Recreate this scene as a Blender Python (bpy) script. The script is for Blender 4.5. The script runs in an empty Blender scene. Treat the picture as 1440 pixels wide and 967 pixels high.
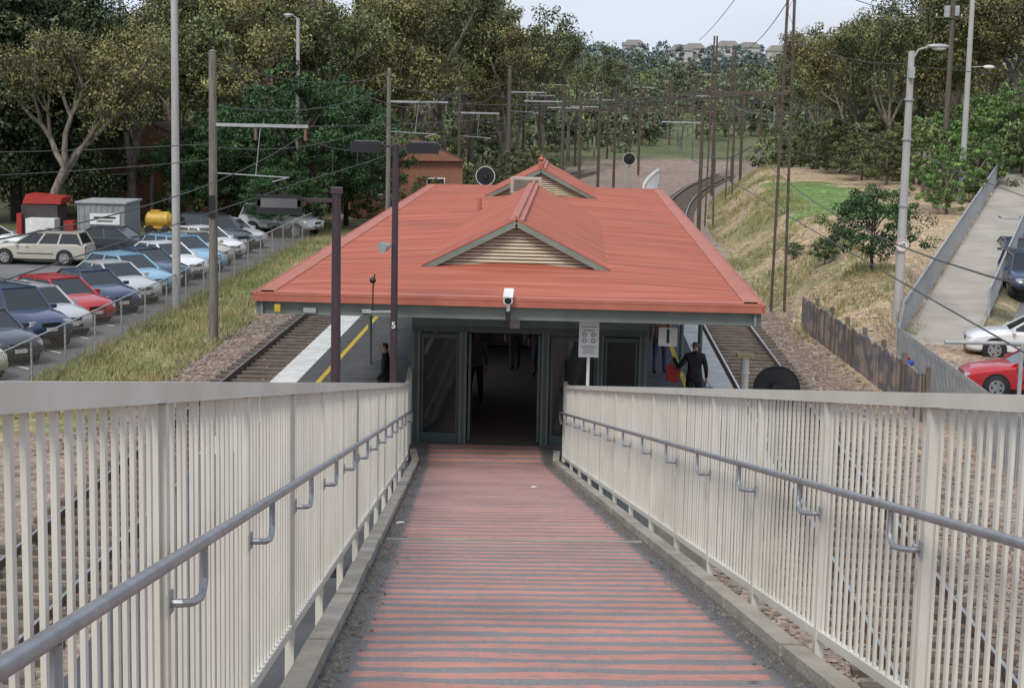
import bpy, bmesh, math, random
import numpy as np
from mathutils import Vector, Matrix, noise as mn
random.seed(7); rng=np.random.default_rng(11)
scene=bpy.context.scene
COL=scene.collection
# ------------------------------------------------------------------ materials
MATS={}
def mat(name,c1,c2=None,rough=.7,scale=3.0,detail=4,bump=0.0,bscale=None,metal=0.0,stretch=(1,1,1),obj=True,spec=.5,coat=0.0,lo=.35,hi=.65,rand=0.0,grime=0.0):
    if name in MATS: return MATS[name]
    m=bpy.data.materials.new(name); m.use_nodes=True; nt=m.node_tree; N=nt.nodes; L=nt.links
    b=N['Principled BSDF']; b.inputs['Roughness'].default_value=rough; b.inputs['Metallic'].default_value=metal
    b.inputs['Specular IOR Level'].default_value=spec; b.inputs['Coat Weight'].default_value=coat
    if c2 is None: c2=tuple(v*.8 for v in c1)
    tc=N.new('ShaderNodeTexCoord'); mp=N.new('ShaderNodeMapping'); mp.inputs['Scale'].default_value=stretch
    if obj: L.new(tc.outputs['Object'],mp.inputs[0])
    else:
        g=N.new('ShaderNodeNewGeometry'); L.new(g.outputs['Position'],mp.inputs[0])
    nz=N.new('ShaderNodeTexNoise'); nz.inputs['Scale'].default_value=scale; nz.inputs['Detail'].default_value=min(detail,5)
    L.new(mp.outputs[0],nz.inputs['Vector'])
    mr=N.new('ShaderNodeMapRange'); mr.inputs[1].default_value=lo; mr.inputs[2].default_value=hi; L.new(nz.outputs['Fac'],mr.inputs[0])
    mx=N.new('ShaderNodeMixRGB'); mx.inputs[1].default_value=(*c1,1); mx.inputs[2].default_value=(*c2,1); L.new(mr.outputs[0],mx.inputs[0])
    out=mx.outputs[0]
    if grime>0:
        n2=N.new('ShaderNodeTexNoise'); n2.inputs['Scale'].default_value=scale*.23; n2.inputs['Detail'].default_value=6; n2.inputs['Roughness'].default_value=.7
        L.new(mp.outputs[0],n2.inputs['Vector'])
        m2=N.new('ShaderNodeMapRange'); m2.inputs[1].default_value=.45; m2.inputs[2].default_value=.75; m2.inputs[3].default_value=0; m2.inputs[4].default_value=grime; L.new(n2.outputs['Fac'],m2.inputs[0])
        x2=N.new('ShaderNodeMixRGB'); x2.inputs[2].default_value=(c1[0]*.4,c1[1]*.38,c1[2]*.33,1); L.new(out,x2.inputs[1]); L.new(m2.outputs[0],x2.inputs[0]); out=x2.outputs[0]
    if rand>0:
        oi=N.new('ShaderNodeObjectInfo'); hs=N.new('ShaderNodeHueSaturation')
        r1=N.new('ShaderNodeMapRange'); r1.inputs[3].default_value=1-rand; r1.inputs[4].default_value=1+rand; L.new(oi.outputs['Random'],r1.inputs[0])
        L.new(r1.outputs[0],hs.inputs['Value']); L.new(out,hs.inputs['Color']); out=hs.outputs[0]
    L.new(out,b.inputs['Base Color'])
    if bump>0:
        nb=N.new('ShaderNodeTexNoise'); nb.inputs['Scale'].default_value=bscale or scale*6; nb.inputs['Detail'].default_value=3; L.new(mp.outputs[0],nb.inputs['Vector'])
        bp=N.new('ShaderNodeBump'); bp.inputs['Strength'].default_value=bump; bp.inputs['Distance'].default_value=.03; L.new(nb.outputs['Fac'],bp.inputs['Height']); L.new(bp.outputs[0],b.inputs['Normal'])
    MATS[name]=m; return m
M=mat
cream=M('cream_paint',(.63,.60,.53),(.57,.54,.47),.5,2.5,6,grime=.3)
galv=M('galvanised_steel',(.36,.37,.39),(.27,.28,.295),.38,9,4,metal=.65)
galvd=M('galvanised_dull',(.40,.41,.41),(.31,.32,.32),.55,4,4,metal=.2)
concrete=M('concrete',(.36,.325,.27),(.26,.235,.19),.9,3,8,bump=.5,bscale=40,grime=.6)
polecon=M('pole_concrete',(.42,.41,.39),(.34,.33,.31),.85,2,6,bump=.2,stretch=(3,3,.4))
pathcon=M('path_concrete',(.38,.34,.29),(.30,.27,.23),.9,.8,8,bump=.3,obj=False)
asphalt=M('asphalt',(.085,.085,.09),(.06,.06,.064),.9,2,8,bump=.5,bscale=60,obj=False)
carpark_m=M('carpark_asphalt',(.17,.165,.16),(.12,.118,.115),.9,.4,8,bump=.3,bscale=30,obj=False)
green=M('green_trim',(.115,.155,.135),(.09,.125,.11),.55,3,4)
dgreen=M('dark_green',(.05,.075,.065),(.04,.06,.05),.5,3,4)
fascia=M('fascia_green',(.20,.23,.20),(.15,.18,.16),.6,2,5,grime=.5)
vent=M('vent_cream',(.54,.46,.33),(.46,.39,.28),.7,4,4)
redtrim=M('roof_flashing',(.43,.14,.088),(.37,.11,.07),.6,2,5,grime=.3)
black=M('black_plastic',(.015,.015,.016),(.01,.01,.011),.45)
white=M('white_paint',(.72,.72,.70),(.62,.62,.60),.5,5,4,grime=.15)
linewhite=M('line_white',(.66,.66,.64),(.52,.52,.50),.8,2,8,obj=False,grime=.3)
yellow=M('line_yellow',(.55,.40,.03),(.42,.30,.03),.8,3,6,obj=False)
maroon=M('maroon_pole',(.06,.034,.043),(.045,.028,.035),.4,3,3)
rust=M('rusty_steel',(.10,.072,.056),(.065,.05,.04),.8,5,5)
timber=M('timber_pole',(.15,.12,.09),(.095,.075,.06),.9,4,6,stretch=(6,6,.4),bump=.4)
brick=M('brick',(.30,.135,.08),(.22,.10,.06),.9,6,6)
railst=M('rail_steel',(.15,.10,.075),(.11,.07,.05),.6,8,4,metal=.3)
railtop=M('rail_top',(.45,.45,.46),(.35,.35,.36),.25,8,4,metal=.9)
sleeper=M('sleeper',(.16,.125,.10),(.08,.065,.052),.9,2,6,obj=False,lo=.3,hi=.7)
skin=M('skin',(.42,.24,.17),(.38,.21,.15),.55,20)
hairg=M('hair_grey',(.14,.13,.12),(.09,.08,.075),.8,60)
rubber=M('tyre',(.02,.02,.02),(.014,.014,.014),.8)
chrome=M('wheel_alloy',(.45,.46,.47),(.32,.33,.34),.3,metal=.7)
redlamp=M('tail_lamp',(.35,.01,.01),(.28,.01,.01),.2)
wood=M('weathered_boards',(.19,.15,.12),(.10,.085,.07),.9,2.2,6,obj=False,stretch=(3,3,.6),bump=.3)
graff=M('graffiti_boards',(.13,.13,.15),(.30,.24,.20),.8,1.3,7,obj=False,stretch=(1,1,2),lo=.42,hi=.58)
bark_e=M('bark_eucalypt',(.24,.21,.17),(.12,.095,.075),.9,2,6,stretch=(2,2,.5),bump=.3)
bark_d=M('bark_dark',(.07,.055,.042),(.045,.036,.03),.95,3,6,bump=.3)
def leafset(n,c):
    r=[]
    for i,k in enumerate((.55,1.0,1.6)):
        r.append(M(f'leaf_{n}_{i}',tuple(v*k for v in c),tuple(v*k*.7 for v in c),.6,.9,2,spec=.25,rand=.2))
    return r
L_euc=leafset('euc',(.145,.168,.07)); L_olv=leafset('olive',(.20,.185,.075)); L_dk=leafset('dark',(.07,.095,.045))
L_gr=leafset('green',(.052,.115,.038)); L_pale=leafset('pale',(.15,.25,.075)); L_far=leafset('far',(.15,.18,.105)); L_hill_haze=leafset('hill_haze',(.15,.195,.185)); L_mid=leafset('mid',(.18,.205,.085))  # far hill set: bluish aerial haze is painted into its leaf colour
grassm=M('grass_blades',(.19,.22,.075),(.36,.31,.15),.7,.5,4,obj=False)
def glassm():
    m=bpy.data.materials.new('dark_glass'); m.use_nodes=True; b=m.node_tree.nodes['Principled BSDF']
    b.inputs['Base Color'].default_value=(.015,.018,.02,1); b.inputs['Roughness'].default_value=.06; b.inputs['Specular IOR Level'].default_value=.7; return m
glass=glassm()
def roofm():
    m=bpy.data.materials.new('red_corrugated_roof'); m.use_nodes=True; nt=m.node_tree; N=nt.nodes; L=nt.links; b=N['Principled BSDF']
    g=N.new('ShaderNodeNewGeometry'); mp=N.new('ShaderNodeMapping'); mp.inputs['Scale'].default_value=(.22,2.6,1); L.new(g.outputs['Position'],mp.inputs[0])
    n=N.new('ShaderNodeTexNoise'); n.inputs['Scale'].default_value=1.3; n.inputs['Detail'].default_value=7; n.inputs['Roughness'].default_value=.65; L.new(mp.outputs[0],n.inputs['Vector'])
    cr=N.new('ShaderNodeValToRGB'); e=cr.color_ramp.elements
    e[0].position=.3; e[0].color=(.27,.068,.038,1); e[1].position=.72; e[1].color=(.49,.165,.098,1)
    k=e.new(.5); k.color=(.40,.106,.06,1); L.new(n.outputs['Fac'],cr.inputs[0])
    n2=N.new('ShaderNodeTexNoise'); n2.inputs['Scale'].default_value=.35; n2.inputs['Detail'].default_value=7; L.new(g.outputs['Position'],n2.inputs['Vector'])
    mr=N.new('ShaderNodeMapRange'); mr.inputs[1].default_value=.5; mr.inputs[2].default_value=.75; mr.inputs[4].default_value=.4; L.new(n2.outputs['Fac'],mr.inputs[0])
    mx=N.new('ShaderNodeMixRGB'); mx.inputs[2].default_value=(.21,.08,.05,1); L.new(mr.outputs[0],mx.inputs[0]); L.new(cr.outputs[0],mx.inputs[1])
    w=N.new('ShaderNodeTexWave'); w.bands_direction='Y'; w.wave_profile='SIN'; w.inputs['Scale'].default_value=1.3; w.inputs['Distortion'].default_value=0; L.new(g.outputs['Position'],w.inputs['Vector'])
    bp=N.new('ShaderNodeBump'); bp.inputs['Strength'].default_value=.8; bp.inputs['Distance'].default_value=.04; L.new(w.outputs['Fac'],bp.inputs['Height']); L.new(bp.outputs[0],b.inputs['Normal'])
    L.new(mx.outputs[0],b.inputs['Base Color']); b.inputs['Roughness'].default_value=.7; b.inputs['Specular IOR Level'].default_value=.3
    return m
roof_m=roofm()
def rampm():
    m=bpy.data.materials.new('striped_ramp_surface'); m.use_nodes=True; nt=m.node_tree; N=nt.nodes; L=nt.links; b=N['Principled BSDF']
    uv=N.new('ShaderNodeUVMap'); uv.uv_map='UVMap'; sp=N.new('ShaderNodeSeparateXYZ'); L.new(uv.outputs[0],sp.inputs[0])
    def math_(op,a,c=None,v=None):
        n=N.new('ShaderNodeMath'); n.operation=op
        if hasattr(a,'type'): L.new(a,n.inputs[0])
        else: n.inputs[0].default_value=a
        if c is not None:
            if hasattr(c,'type'): L.new(c,n.inputs[1])
            else: n.inputs[1].default_value=c
        return n.outputs[0]
    def noise(sc,det,st=(1,1,1)):
        mp=N.new('ShaderNodeMapping'); mp.inputs['Scale'].default_value=st; L.new(uv.outputs[0],mp.inputs[0])
        n=N.new('ShaderNodeTexNoise'); n.inputs['Scale'].default_value=sc; n.inputs['Detail'].default_value=det; L.new(mp.outputs[0],n.inputs['Vector']); return n.outputs['Fac']
    wob=math_('MULTIPLY',noise(1.3,4,(1,1.5,1)),.24); wob2=math_('MULTIPLY',noise(14,3),.04)
    s=math_('ADD',math_('ADD',sp.outputs[1],wob),wob2)
    def stripe(per,duty):
        return math_('LESS_THAN',math_('FRACT',math_('DIVIDE',s,per)),duty)
    far=math_('GREATER_THAN',sp.outputs[1],15.6)
    st=N.new('ShaderNodeMixRGB'); L.new(far,st.inputs[0]); L.new(stripe(.31,.54),st.inputs[1]); L.new(stripe(.42,.66),st.inputs[2])
    aw=math_('ABSOLUTE',sp.outputs[0]); edge=math_('LESS_THAN',math_('ADD',aw,math_('MULTIPLY',noise(5,3),.14)),1.13)
    seam=math_('GREATER_THAN',math_('ABSOLUTE',math_('SUBTRACT',sp.outputs[1],15.6)),.07)
    mask=math_('MULTIPLY',math_('MULTIPLY',st.outputs[0],edge),seam)
    wr=N.new('ShaderNodeMapRange'); wr.inputs[1].default_value=.36; wr.inputs[2].default_value=.52; wr.inputs[3].default_value=.45; L.new(noise(9,7,(1,1,1)),wr.inputs[0])
    mask=math_('MULTIPLY',mask,wr.outputs[0])
    red=N.new('ShaderNodeMixRGB'); red.inputs[1].default_value=(.50,.215,.165,1); red.inputs[2].default_value=(.40,.19,.155,1); L.new(noise(2,6),red.inputs[0])
    asp=N.new('ShaderNodeMixRGB'); asp.inputs[1].default_value=(.07,.067,.07,1); asp.inputs[2].default_value=(.30,.285,.28,1); L.new(noise(45,6),asp.inputs[0])
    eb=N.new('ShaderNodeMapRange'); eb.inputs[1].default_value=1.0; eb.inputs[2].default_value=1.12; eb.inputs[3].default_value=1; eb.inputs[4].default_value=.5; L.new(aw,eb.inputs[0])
    mx=N.new('ShaderNodeMixRGB'); L.new(mask,mx.inputs[0]); L.new(asp.outputs[0],mx.inputs[1]); L.new(red.outputs[0],mx.inputs[2])
    st2=N.new('ShaderNodeMapRange'); st2.inputs[1].default_value=.3; st2.inputs[2].default_value=.7; st2.inputs[3].default_value=.8; st2.inputs[4].default_value=1.15; L.new(noise(.8,6),st2.inputs[0])
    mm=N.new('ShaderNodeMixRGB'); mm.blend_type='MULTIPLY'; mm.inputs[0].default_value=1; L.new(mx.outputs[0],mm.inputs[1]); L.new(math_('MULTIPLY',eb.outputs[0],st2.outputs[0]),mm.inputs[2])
    L.new(mm.outputs[0],b.inputs['Base Color']); b.inputs['Roughness'].default_value=.8
    h=math_('ADD',math_('MULTIPLY',mask,.6),noise(60,4)); bp=N.new('ShaderNodeBump'); bp.inputs['Strength'].default_value=.35; bp.inputs['Distance'].default_value=.006; L.new(h,bp.inputs['Height']); L.new(bp.outputs[0],b.inputs['Normal'])
    return m
ramp_m=rampm()
def groundm():
    m=bpy.data.materials.new('ground_mix'); m.use_nodes=True; nt=m.node_tree; N=nt.nodes; L=nt.links; b=N['Principled BSDF']
    a=N.new('ShaderNodeVertexColor'); a.layer_name='Col'; g=N.new('ShaderNodeNewGeometry')
    v=N.new('ShaderNodeTexVoronoi'); v.inputs['Scale'].default_value=9; L.new(g.outputs['Position'],v.inputs['Vector'])
    n=N.new('ShaderNodeTexNoise'); n.inputs['Scale'].default_value=1.5; n.inputs['Detail'].default_value=6; n.inputs['Roughness'].default_value=.7; L.new(g.outputs['Position'],n.inputs['Vector'])
    bw=N.new('ShaderNodeRGBToBW'); L.new(v.outputs['Color'],bw.inputs[0])
    mr=N.new('ShaderNodeMapRange'); mr.inputs[3].default_value=.55; mr.inputs[4].default_value=1.5; L.new(bw.outputs[0],mr.inputs[0])
    m2=N.new('ShaderNodeMapRange'); m2.inputs[1].default_value=.3; m2.inputs[2].default_value=.7; m2.inputs[3].default_value=.6; m2.inputs[4].default_value=1.4; L.new(n.outputs['Fac'],m2.inputs[0])
    mu=N.new('ShaderNodeMath'); mu.operation='MULTIPLY'; L.new(mr.outputs[0],mu.inputs[0]); L.new(m2.outputs[0],mu.inputs[1])
    x=N.new('ShaderNodeMixRGB'); x.blend_type='MULTIPLY'; x.inputs[0].default_value=1; L.new(a.outputs[0],x.inputs[1]); L.new(mu.outputs[0],x.inputs[2])
    L.new(x.outputs[0],b.inputs['Base Color']); b.inputs['Roughness'].default_value=.95; b.inputs['Specular IOR Level'].default_value=.2
    bp=N.new('ShaderNodeBump'); bp.inputs['Strength'].default_value=.8; bp.inputs['Distance'].default_value=.06; L.new(v.outputs['Distance'],bp.inputs['Height']); L.new(bp.outputs[0],b.inputs['Normal'])
    return m
ground_m=groundm()
# ------------------------------------------------------------------ mesh builder
class MB:
    def __init__(s): s.v=[]; s.f=[]; s.m=[]; s.mats=[]
    def mi(s,m):
        if m not in s.mats: s.mats.append(m)
        return s.mats.index(m)
    def add(s,vs,fs,m):
        o=len(s.v); s.v+= [tuple(v) for v in vs]; k=s.mi(m)
        for f in fs: s.f.append(tuple(i+o for i in f)); s.m.append(k)
    def box(s,c,d,m,R=None):
        vs=[Vector((x*d[0]/2,y*d[1]/2,z*d[2]/2)) for x in(-1,1) for y in(-1,1) for z in(-1,1)]
        if R is not None: vs=[R@v for v in vs]
        c=Vector(c); s.add([v+c for v in vs],[(0,1,3,2),(4,6,7,5),(0,4,5,1),(2,3,7,6),(0,2,6,4),(1,5,7,3)],m)
    def beam(s,p,q,w,h,m,up=(0,0,1)):
        p=Vector(p);q=Vector(q); d=(q-p); 
        if d.length<1e-6: return
        d.normalize(); u=Vector(up)
        if abs(d.dot(u))>.98: u=Vector((0,1,0)) if abs(d.y)<.9 else Vector((1,0,0))
        r=d.cross(u).normalized(); u=r.cross(d)
        vs=[e+r*a*w/2+u*b*h/2 for e in(p,q) for a,b in((-1,-1),(1,-1),(1,1),(-1,1))]
        s.add(vs,[(0,3,2,1),(4,5,6,7),(0,1,5,4),(1,2,6,5),(2,3,7,6),(3,0,4,7)],m)
    def tube(s,pts,rs,m,n=8,caps=True):
        pts=[Vector(p) for p in pts]
        if not hasattr(rs,'__len__'): rs=[rs]*len(pts)
        vs=[];fs=[]; ref=None
        for i,p in enumerate(pts):
            d=(pts[min(i+1,len(pts)-1)]-pts[max(i-1,0)]).normalized()
            if ref is None:
                ref=Vector((1,0,0)) if abs(d.x)<.8 else Vector((0,1,0))
            a=(ref-d*ref.dot(d)).normalized(); ref=a; b=d.cross(a)
            for k in range(n):
                t=2*math.pi*k/n; vs.append(p+(a*math.cos(t)+b*math.sin(t))*rs[i])
        for i in range(len(pts)-1):
            for k in range(n):
                fs.append((i*n+k,i*n+(k+1)%n,(i+1)*n+(k+1)%n,(i+1)*n+k))
        if caps: fs.append(tuple(range(n-1,-1,-1))); fs.append(tuple((len(pts)-1)*n+k for k in range(n)))
        s.add(vs,fs,m)
    def quad(s,a,b,c,d,m): s.add([a,b,c,d],[(0,1,2,3)],m)
    def poly(s,pts,m): s.add(pts,[tuple(range(len(pts)))],m)
    def prism(s,pts,off,m):
        o=Vector(off); n=len(pts); vs=[Vector(p) for p in pts]+[Vector(p)+o for p in pts]
        s.add(vs,[tuple(range(n-1,-1,-1)),tuple(range(n,2*n))]+[(i,(i+1)%n,n+(i+1)%n,n+i) for i in range(n)],m)
    def sphere(s,c,r,m,u=12,v=8):
        if not hasattr(r,'__len__'): r=(r,r,r)
        vs=[];fs=[]
        for j in range(v+1):
            for i in range(u):
                t=math.pi*j/v; p=2*math.pi*i/u
                vs.append((c[0]+r[0]*math.sin(t)*math.cos(p),c[1]+r[1]*math.sin(t)*math.sin(p),c[2]+r[2]*math.cos(t)))
        for j in range(v):
            for i in range(u): fs.append((j*u+i,(j+1)*u+i,(j+1)*u+(i+1)%u,j*u+(i+1)%u))
        s.add(vs,fs,m)
    def mesh(s,name,smooth=False):
        me=bpy.data.meshes.new(name); me.from_pydata(s.v,[],s.f)
        for m in s.mats: me.materials.append(m)
        me.polygons.foreach_set('material_index',s.m)
        if smooth:
            me.shade_smooth(); me.set_sharp_from_angle(angle=math.radians(38))
        me.validate(); me.update(); return me
    def obj(s,name,loc=(0,0,0),rot=(0,0,0),smooth=False,parent=None,scale=(1,1,1)):
        return link(name,s.mesh(name,smooth),loc,rot,parent,scale)
def link(name,data,loc=(0,0,0),rot=(0,0,0),parent=None,scale=(1,1,1)):
    o=bpy.data.objects.new(name,data); COL.objects.link(o); o.location=loc; o.rotation_euler=rot; o.scale=scale
    if parent is not None: o.parent=parent
    return o
def text(name,body,loc,size,m,parent=None,rot=(math.pi/2,0,0)):
    c=bpy.data.curves.new(name,'FONT'); c.body=body; c.size=size; c.align_x='CENTER'; c.align_y='CENTER'; c.extrude=.001; c.offset=.006*size/.3; c.materials.append(m)
    o=link(name,c,(0,0,0),rot,parent); o.location=loc
    return o
# ------------------------------------------------------------------ camera
p=math.radians(8.39); a=math.radians(1.98); th=.021
F=Vector((-math.sin(a)*math.cos(p),math.cos(a)*math.cos(p),-math.sin(p))); R0=Vector((math.cos(a),math.sin(a),0)); U0=R0.cross(F)
U=U0*math.cos(th)-R0*math.sin(th); R=R0*math.cos(th)+U0*math.sin(th)
cam=bpy.data.cameras.new('camera'); cam.lens=60; cam.sensor_width=36; cam.clip_end=6000; cam.clip_start=.05
co=link('camera',cam); co.matrix_world=Matrix(((R.x,U.x,-F.x,0),(R.y,U.y,-F.y,0),(R.z,U.z,-F.z,6.8),(0,0,0,1))); scene.camera=co
# ------------------------------------------------------------------ world + sun
el=math.radians(52); az=math.radians(202)
w=bpy.data.worlds.new('World'); scene.world=w; w.use_nodes=True; nt=w.node_tree; N=nt.nodes; L=nt.links
bg=N['Background']; bg.inputs[1].default_value=.15
sk=N.new('ShaderNodeTexSky'); sk.sky_type='NISHITA'; sk.sun_disc=False; sk.sun_elevation=el; sk.sun_rotation=az; sk.air_density=1.2; sk.dust_density=2
tc=N.new('ShaderNodeTexCoord'); mp=N.new('ShaderNodeMapping'); mp.inputs['Scale'].default_value=(1.5,1.5,6); L.new(tc.outputs['Generated'],mp.inputs[0])
nz=N.new('ShaderNodeTexNoise'); nz.inputs['Scale'].default_value=2.2; nz.inputs['Detail'].default_value=7; L.new(mp.outputs[0],nz.inputs['Vector'])
cr=N.new('ShaderNodeMapRange'); cr.inputs[1].default_value=.38; cr.inputs[2].default_value=.62; cr.inputs[3].default_value=.72; cr.inputs[4].default_value=.97; L.new(nz.outputs['Fac'],cr.inputs[0])
mx=N.new('ShaderNodeMixRGB'); mx.inputs[2].default_value=(5.15,5.75,6.85,1); L.new(cr.outputs[0],mx.inputs[0]); L.new(sk.outputs[0],mx.inputs[1]); L.new(mx.outputs[0],bg.inputs[0])
sun=bpy.data.lights.new('sun','SUN'); sun.energy=2.5; sun.angle=math.radians(16); sun.color=(1,.95,.87)
so=link('sun',sun,(0,0,60))
sd=Vector((math.sin(az)*math.cos(el),math.cos(az)*math.cos(el),math.sin(el)))
so.rotation_euler=sd.to_track_quat('Z','Y').to_euler()
scene.view_settings.view_transform='Standard'; scene.view_settings.look='None'; scene.view_settings.exposure=0
# ------------------------------------------------------------------ terrain
def off(y): return 0 if y<80 else (y-80)**2/906.0
def sm(t): t=max(0,min(1,t)); return t*t*(3-2*t)
def interp(y,tab):
    if y<=tab[0][0]: return tab[0][1]
    for (a0,b0),(a1,b1) in zip(tab,tab[1:]):
        if y<=a1: return b0+(b1-b0)*(y-a0)/(a1-a0)
    return tab[-1][1]
RISE=[(44,0),(56,1.0),(64,1.6),(95,2.4),(130,2.7),(170,1.5),(230,0)]
def pathx(y): return 12.5+(y-58)*.318
def pathz(y): return -1.4+max(0,min(y,112)-57)*.087
def H(x,y):
    xo=x-off(y); z=-1.25
    b=z+interp(y,RISE)*sm((xo-7.6)/4.2)
    if y>52: 
        b+=.22*mn.noise(Vector((x*.35,y*.35,0)))*sm((xo-8)/2)*sm((y-52)/6)
    park=-1.5+max(0,min(y,110)-48)*.03
    if y<57: 
        u=sm((x-9.7)/.9); z=b*(1-u)+park*u
    elif y<170:
        k=1-sm((y-120)/50); u=sm((x-(pathx(y)-2.0))/.7)*k; z=b*(1-u)+pathz(y)*u
        v=sm((x-(pathx(y)+1.4))/.9)*k*(1-sm((y-95)/15)); z=z*(1-v)+park*v
    else: z=b
    if y>170: z+=(min(y,1150)-170)*.0295+ (3*mn.noise(Vector((x*.006,y*.006,3))) )*sm((y-200)/200)*2
    if x<-34: z+= min(6,(-34-x)*.05)
    return z
def colr(x,y):
    xo=x-off(y); n=mn.noise(Vector((x*.5,y*.5,7))); n2=mn.noise(Vector((x*.13,y*.13,1)))
    ball=(.26,.20,.16); gr=(.15,.175,.06); dry=(.32,.26,.15); soil=(.41,.30,.20); lawn=(.14,.235,.07); fl=(.10,.095,.055)
    def mixc(a,b,t): t=max(0,min(1,t)); return tuple(i*(1-t)+j*t for i,j in zip(a,b))
    if y>200: return mixc((.08,.10,.045),(.14,.15,.07),.5+n2)
    if y<38 and x>-13: return ball
    if -11.4+n*.5<xo<7.9+n*.5: 
        return mixc(ball,(.14,.10,.075),sm(1-abs(abs(xo+1.55)-6.95)/1.4)*.6)
    if xo<=-11.4+n*.5:
        if xo>-16 and y<110: return mixc(gr,dry,.35+n*1.2)
        return mixc(fl,(.13,.13,.06),.3+n2)
    if y<57: return mixc(soil,ball,.5+n)
    if 86<y<114 and xo>11.2+n and x<17.2+n*2 : return mixc(lawn,gr,.3+n*1.5)
    if y>140: return mixc(gr,fl,.5+n2)
    if xo<10.8+n*2 and y>62: return mixc(mixc(dry,soil,.45+n),gr,.15+n2*1.6)
    if x<pathx(y): return mixc(soil,dry,.25+n)
    return mixc(fl,dry,.4+n)
xs=[-1500,-900,-500,-300,-200,-140,-100,-75,-60,-50,-42,-36,-30,-26,-22]+list(np.arange(-19,34,.5))+[36,40,46,55,70,95,140,220,350,600,1000,1600]
ys=[-60,-20,0,8]+list(np.arange(12,130,.7))+list(np.arange(131,180,2.5))+list(np.arange(185,330,8))+[350,400,460,540,640,760,900,1050,1300,1800,2600,4000]
vs=[];cols=[]
for y in ys:
    for x in xs:
        vs.append((x,y,H(x,y))); cols+= [*colr(x,y),1]
nx=len(xs); fs=[(j*nx+i,j*nx+i+1,(j+1)*nx+i+1,(j+1)*nx+i) for j in range(len(ys)-1) for i in range(nx-1)]
me=bpy.data.meshes.new('ground'); me.from_pydata(vs,[],fs); ca=me.color_attributes.new('Col','FLOAT_COLOR','POINT'); ca.data.foreach_set('color',cols)
me.materials.append(ground_m); me.shade_smooth(); link('ground',me)
b=MB(); zc=-1.24
b.quad((-60,30,zc),(-14.6,30,zc),(-14.6,92,zc),(-60,92,zc),carpark_m)
b.obj('car_park_surface')
b=MB()
for yy in np.arange(40.5,90,3.0):
    b.quad((-20.5,yy+2.6,zc+.004),(-20.5,yy+2.75,zc+.004),(-15.3,yy-2.25,zc+.004),(-15.3,yy-2.4,zc+.004),linewhite)
b.obj('parking_bay_markings')
b=MB()
b.quad((10.6,36,-1.47),(45,36,-1.47),(45,57,-1.47),(10.6,57,-1.47),carpark_m)
prev=None
for y in np.arange(57,96,1.5):
    z=-1.47+max(0,min(y,110)-48)*.03; q=((pathx(y)+2.2,y,z+.01),(45,y,z+.01))
    if prev: b.quad(prev[0],prev[1],q[1],q[0],carpark_m)
    prev=q
b.obj('station_car_park_surface')
b=MB(); prev=None
for y in np.arange(56.6,112,1.2):
    z=pathz(y)+.05; q=((pathx(y)-1.2,y,z),(pathx(y)+1.2,y,z))
    if prev:
        b.quad(prev[0],prev[1],q[1],q[0],pathcon)
        b.beam(Vector(prev[1])+Vector((.07,0,.02)),Vector(q[1])+Vector((.07,0,.02)),.14,.14,concrete)
    prev=q
b.obj('footpath')
# ------------------------------------------------------------------ tracks
def track(cx):
    b=MB(); ysr=np.arange(8,235,2.0)
    for side in(-.8,.8):
        for y0,y1 in zip(ysr,ysr[1:]):
            b.beam((cx+side+off(y0),y0,-1.08),(cx+side+off(y1),y1,-1.08),.07,.14,railst)
            b.beam((cx+side+off(y0),y0,-1.001),(cx+side+off(y1),y1,-1.001),.05,.012,railtop)
    for y in np.arange(8,235,.7):
        b.box((cx+off(y)+random.uniform(-.03,.03),y,-1.21),(2.6,.24,.13),sleeper,Matrix.Rotation(-math.atan(2*max(0,y-80)/906),3,'Z'))
    b.obj('railway_track')
track(-8.5); track(5.4)
def stones():
    V=[];Fc=[];k=0
    for i in range(22000):
        q_=random.random()
        if q_<.45: x=random.uniform(3.9,8.4); y=random.uniform(12,64)
        elif q_<.8: x=random.uniform(-11.6,-7); y=random.uniform(36,80)
        else: x=random.uniform(-2,8); y=random.uniform(14,30)
        s=random.uniform(.03,.07); z=H(x,y)+.02
        base=[(s,0,0),(0,s,0),(-s,0,0),(0,-s,0),(0,0,s*.8)]
        r=random.uniform(0,3)
        for q in base: V.append((x+q[0]*math.cos(r)-q[1]*math.sin(r)*random.uniform(.6,1),y+q[0]*math.sin(r)+q[1]*math.cos(r),z+q[2]))
        Fc+= [(k,k+1,k+4),(k+1,k+2,k+4),(k+2,k+3,k+4),(k+3,k,k+4)]; k+=5
    me=bpy.data.meshes.new('track_ballast'); me.from_pydata(V,[],Fc); me.materials.append(M('ballast_stone',(.30,.24,.19),(.13,.10,.085),.9,3,3,obj=False)); link('track_ballast',me)
stones()
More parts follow.
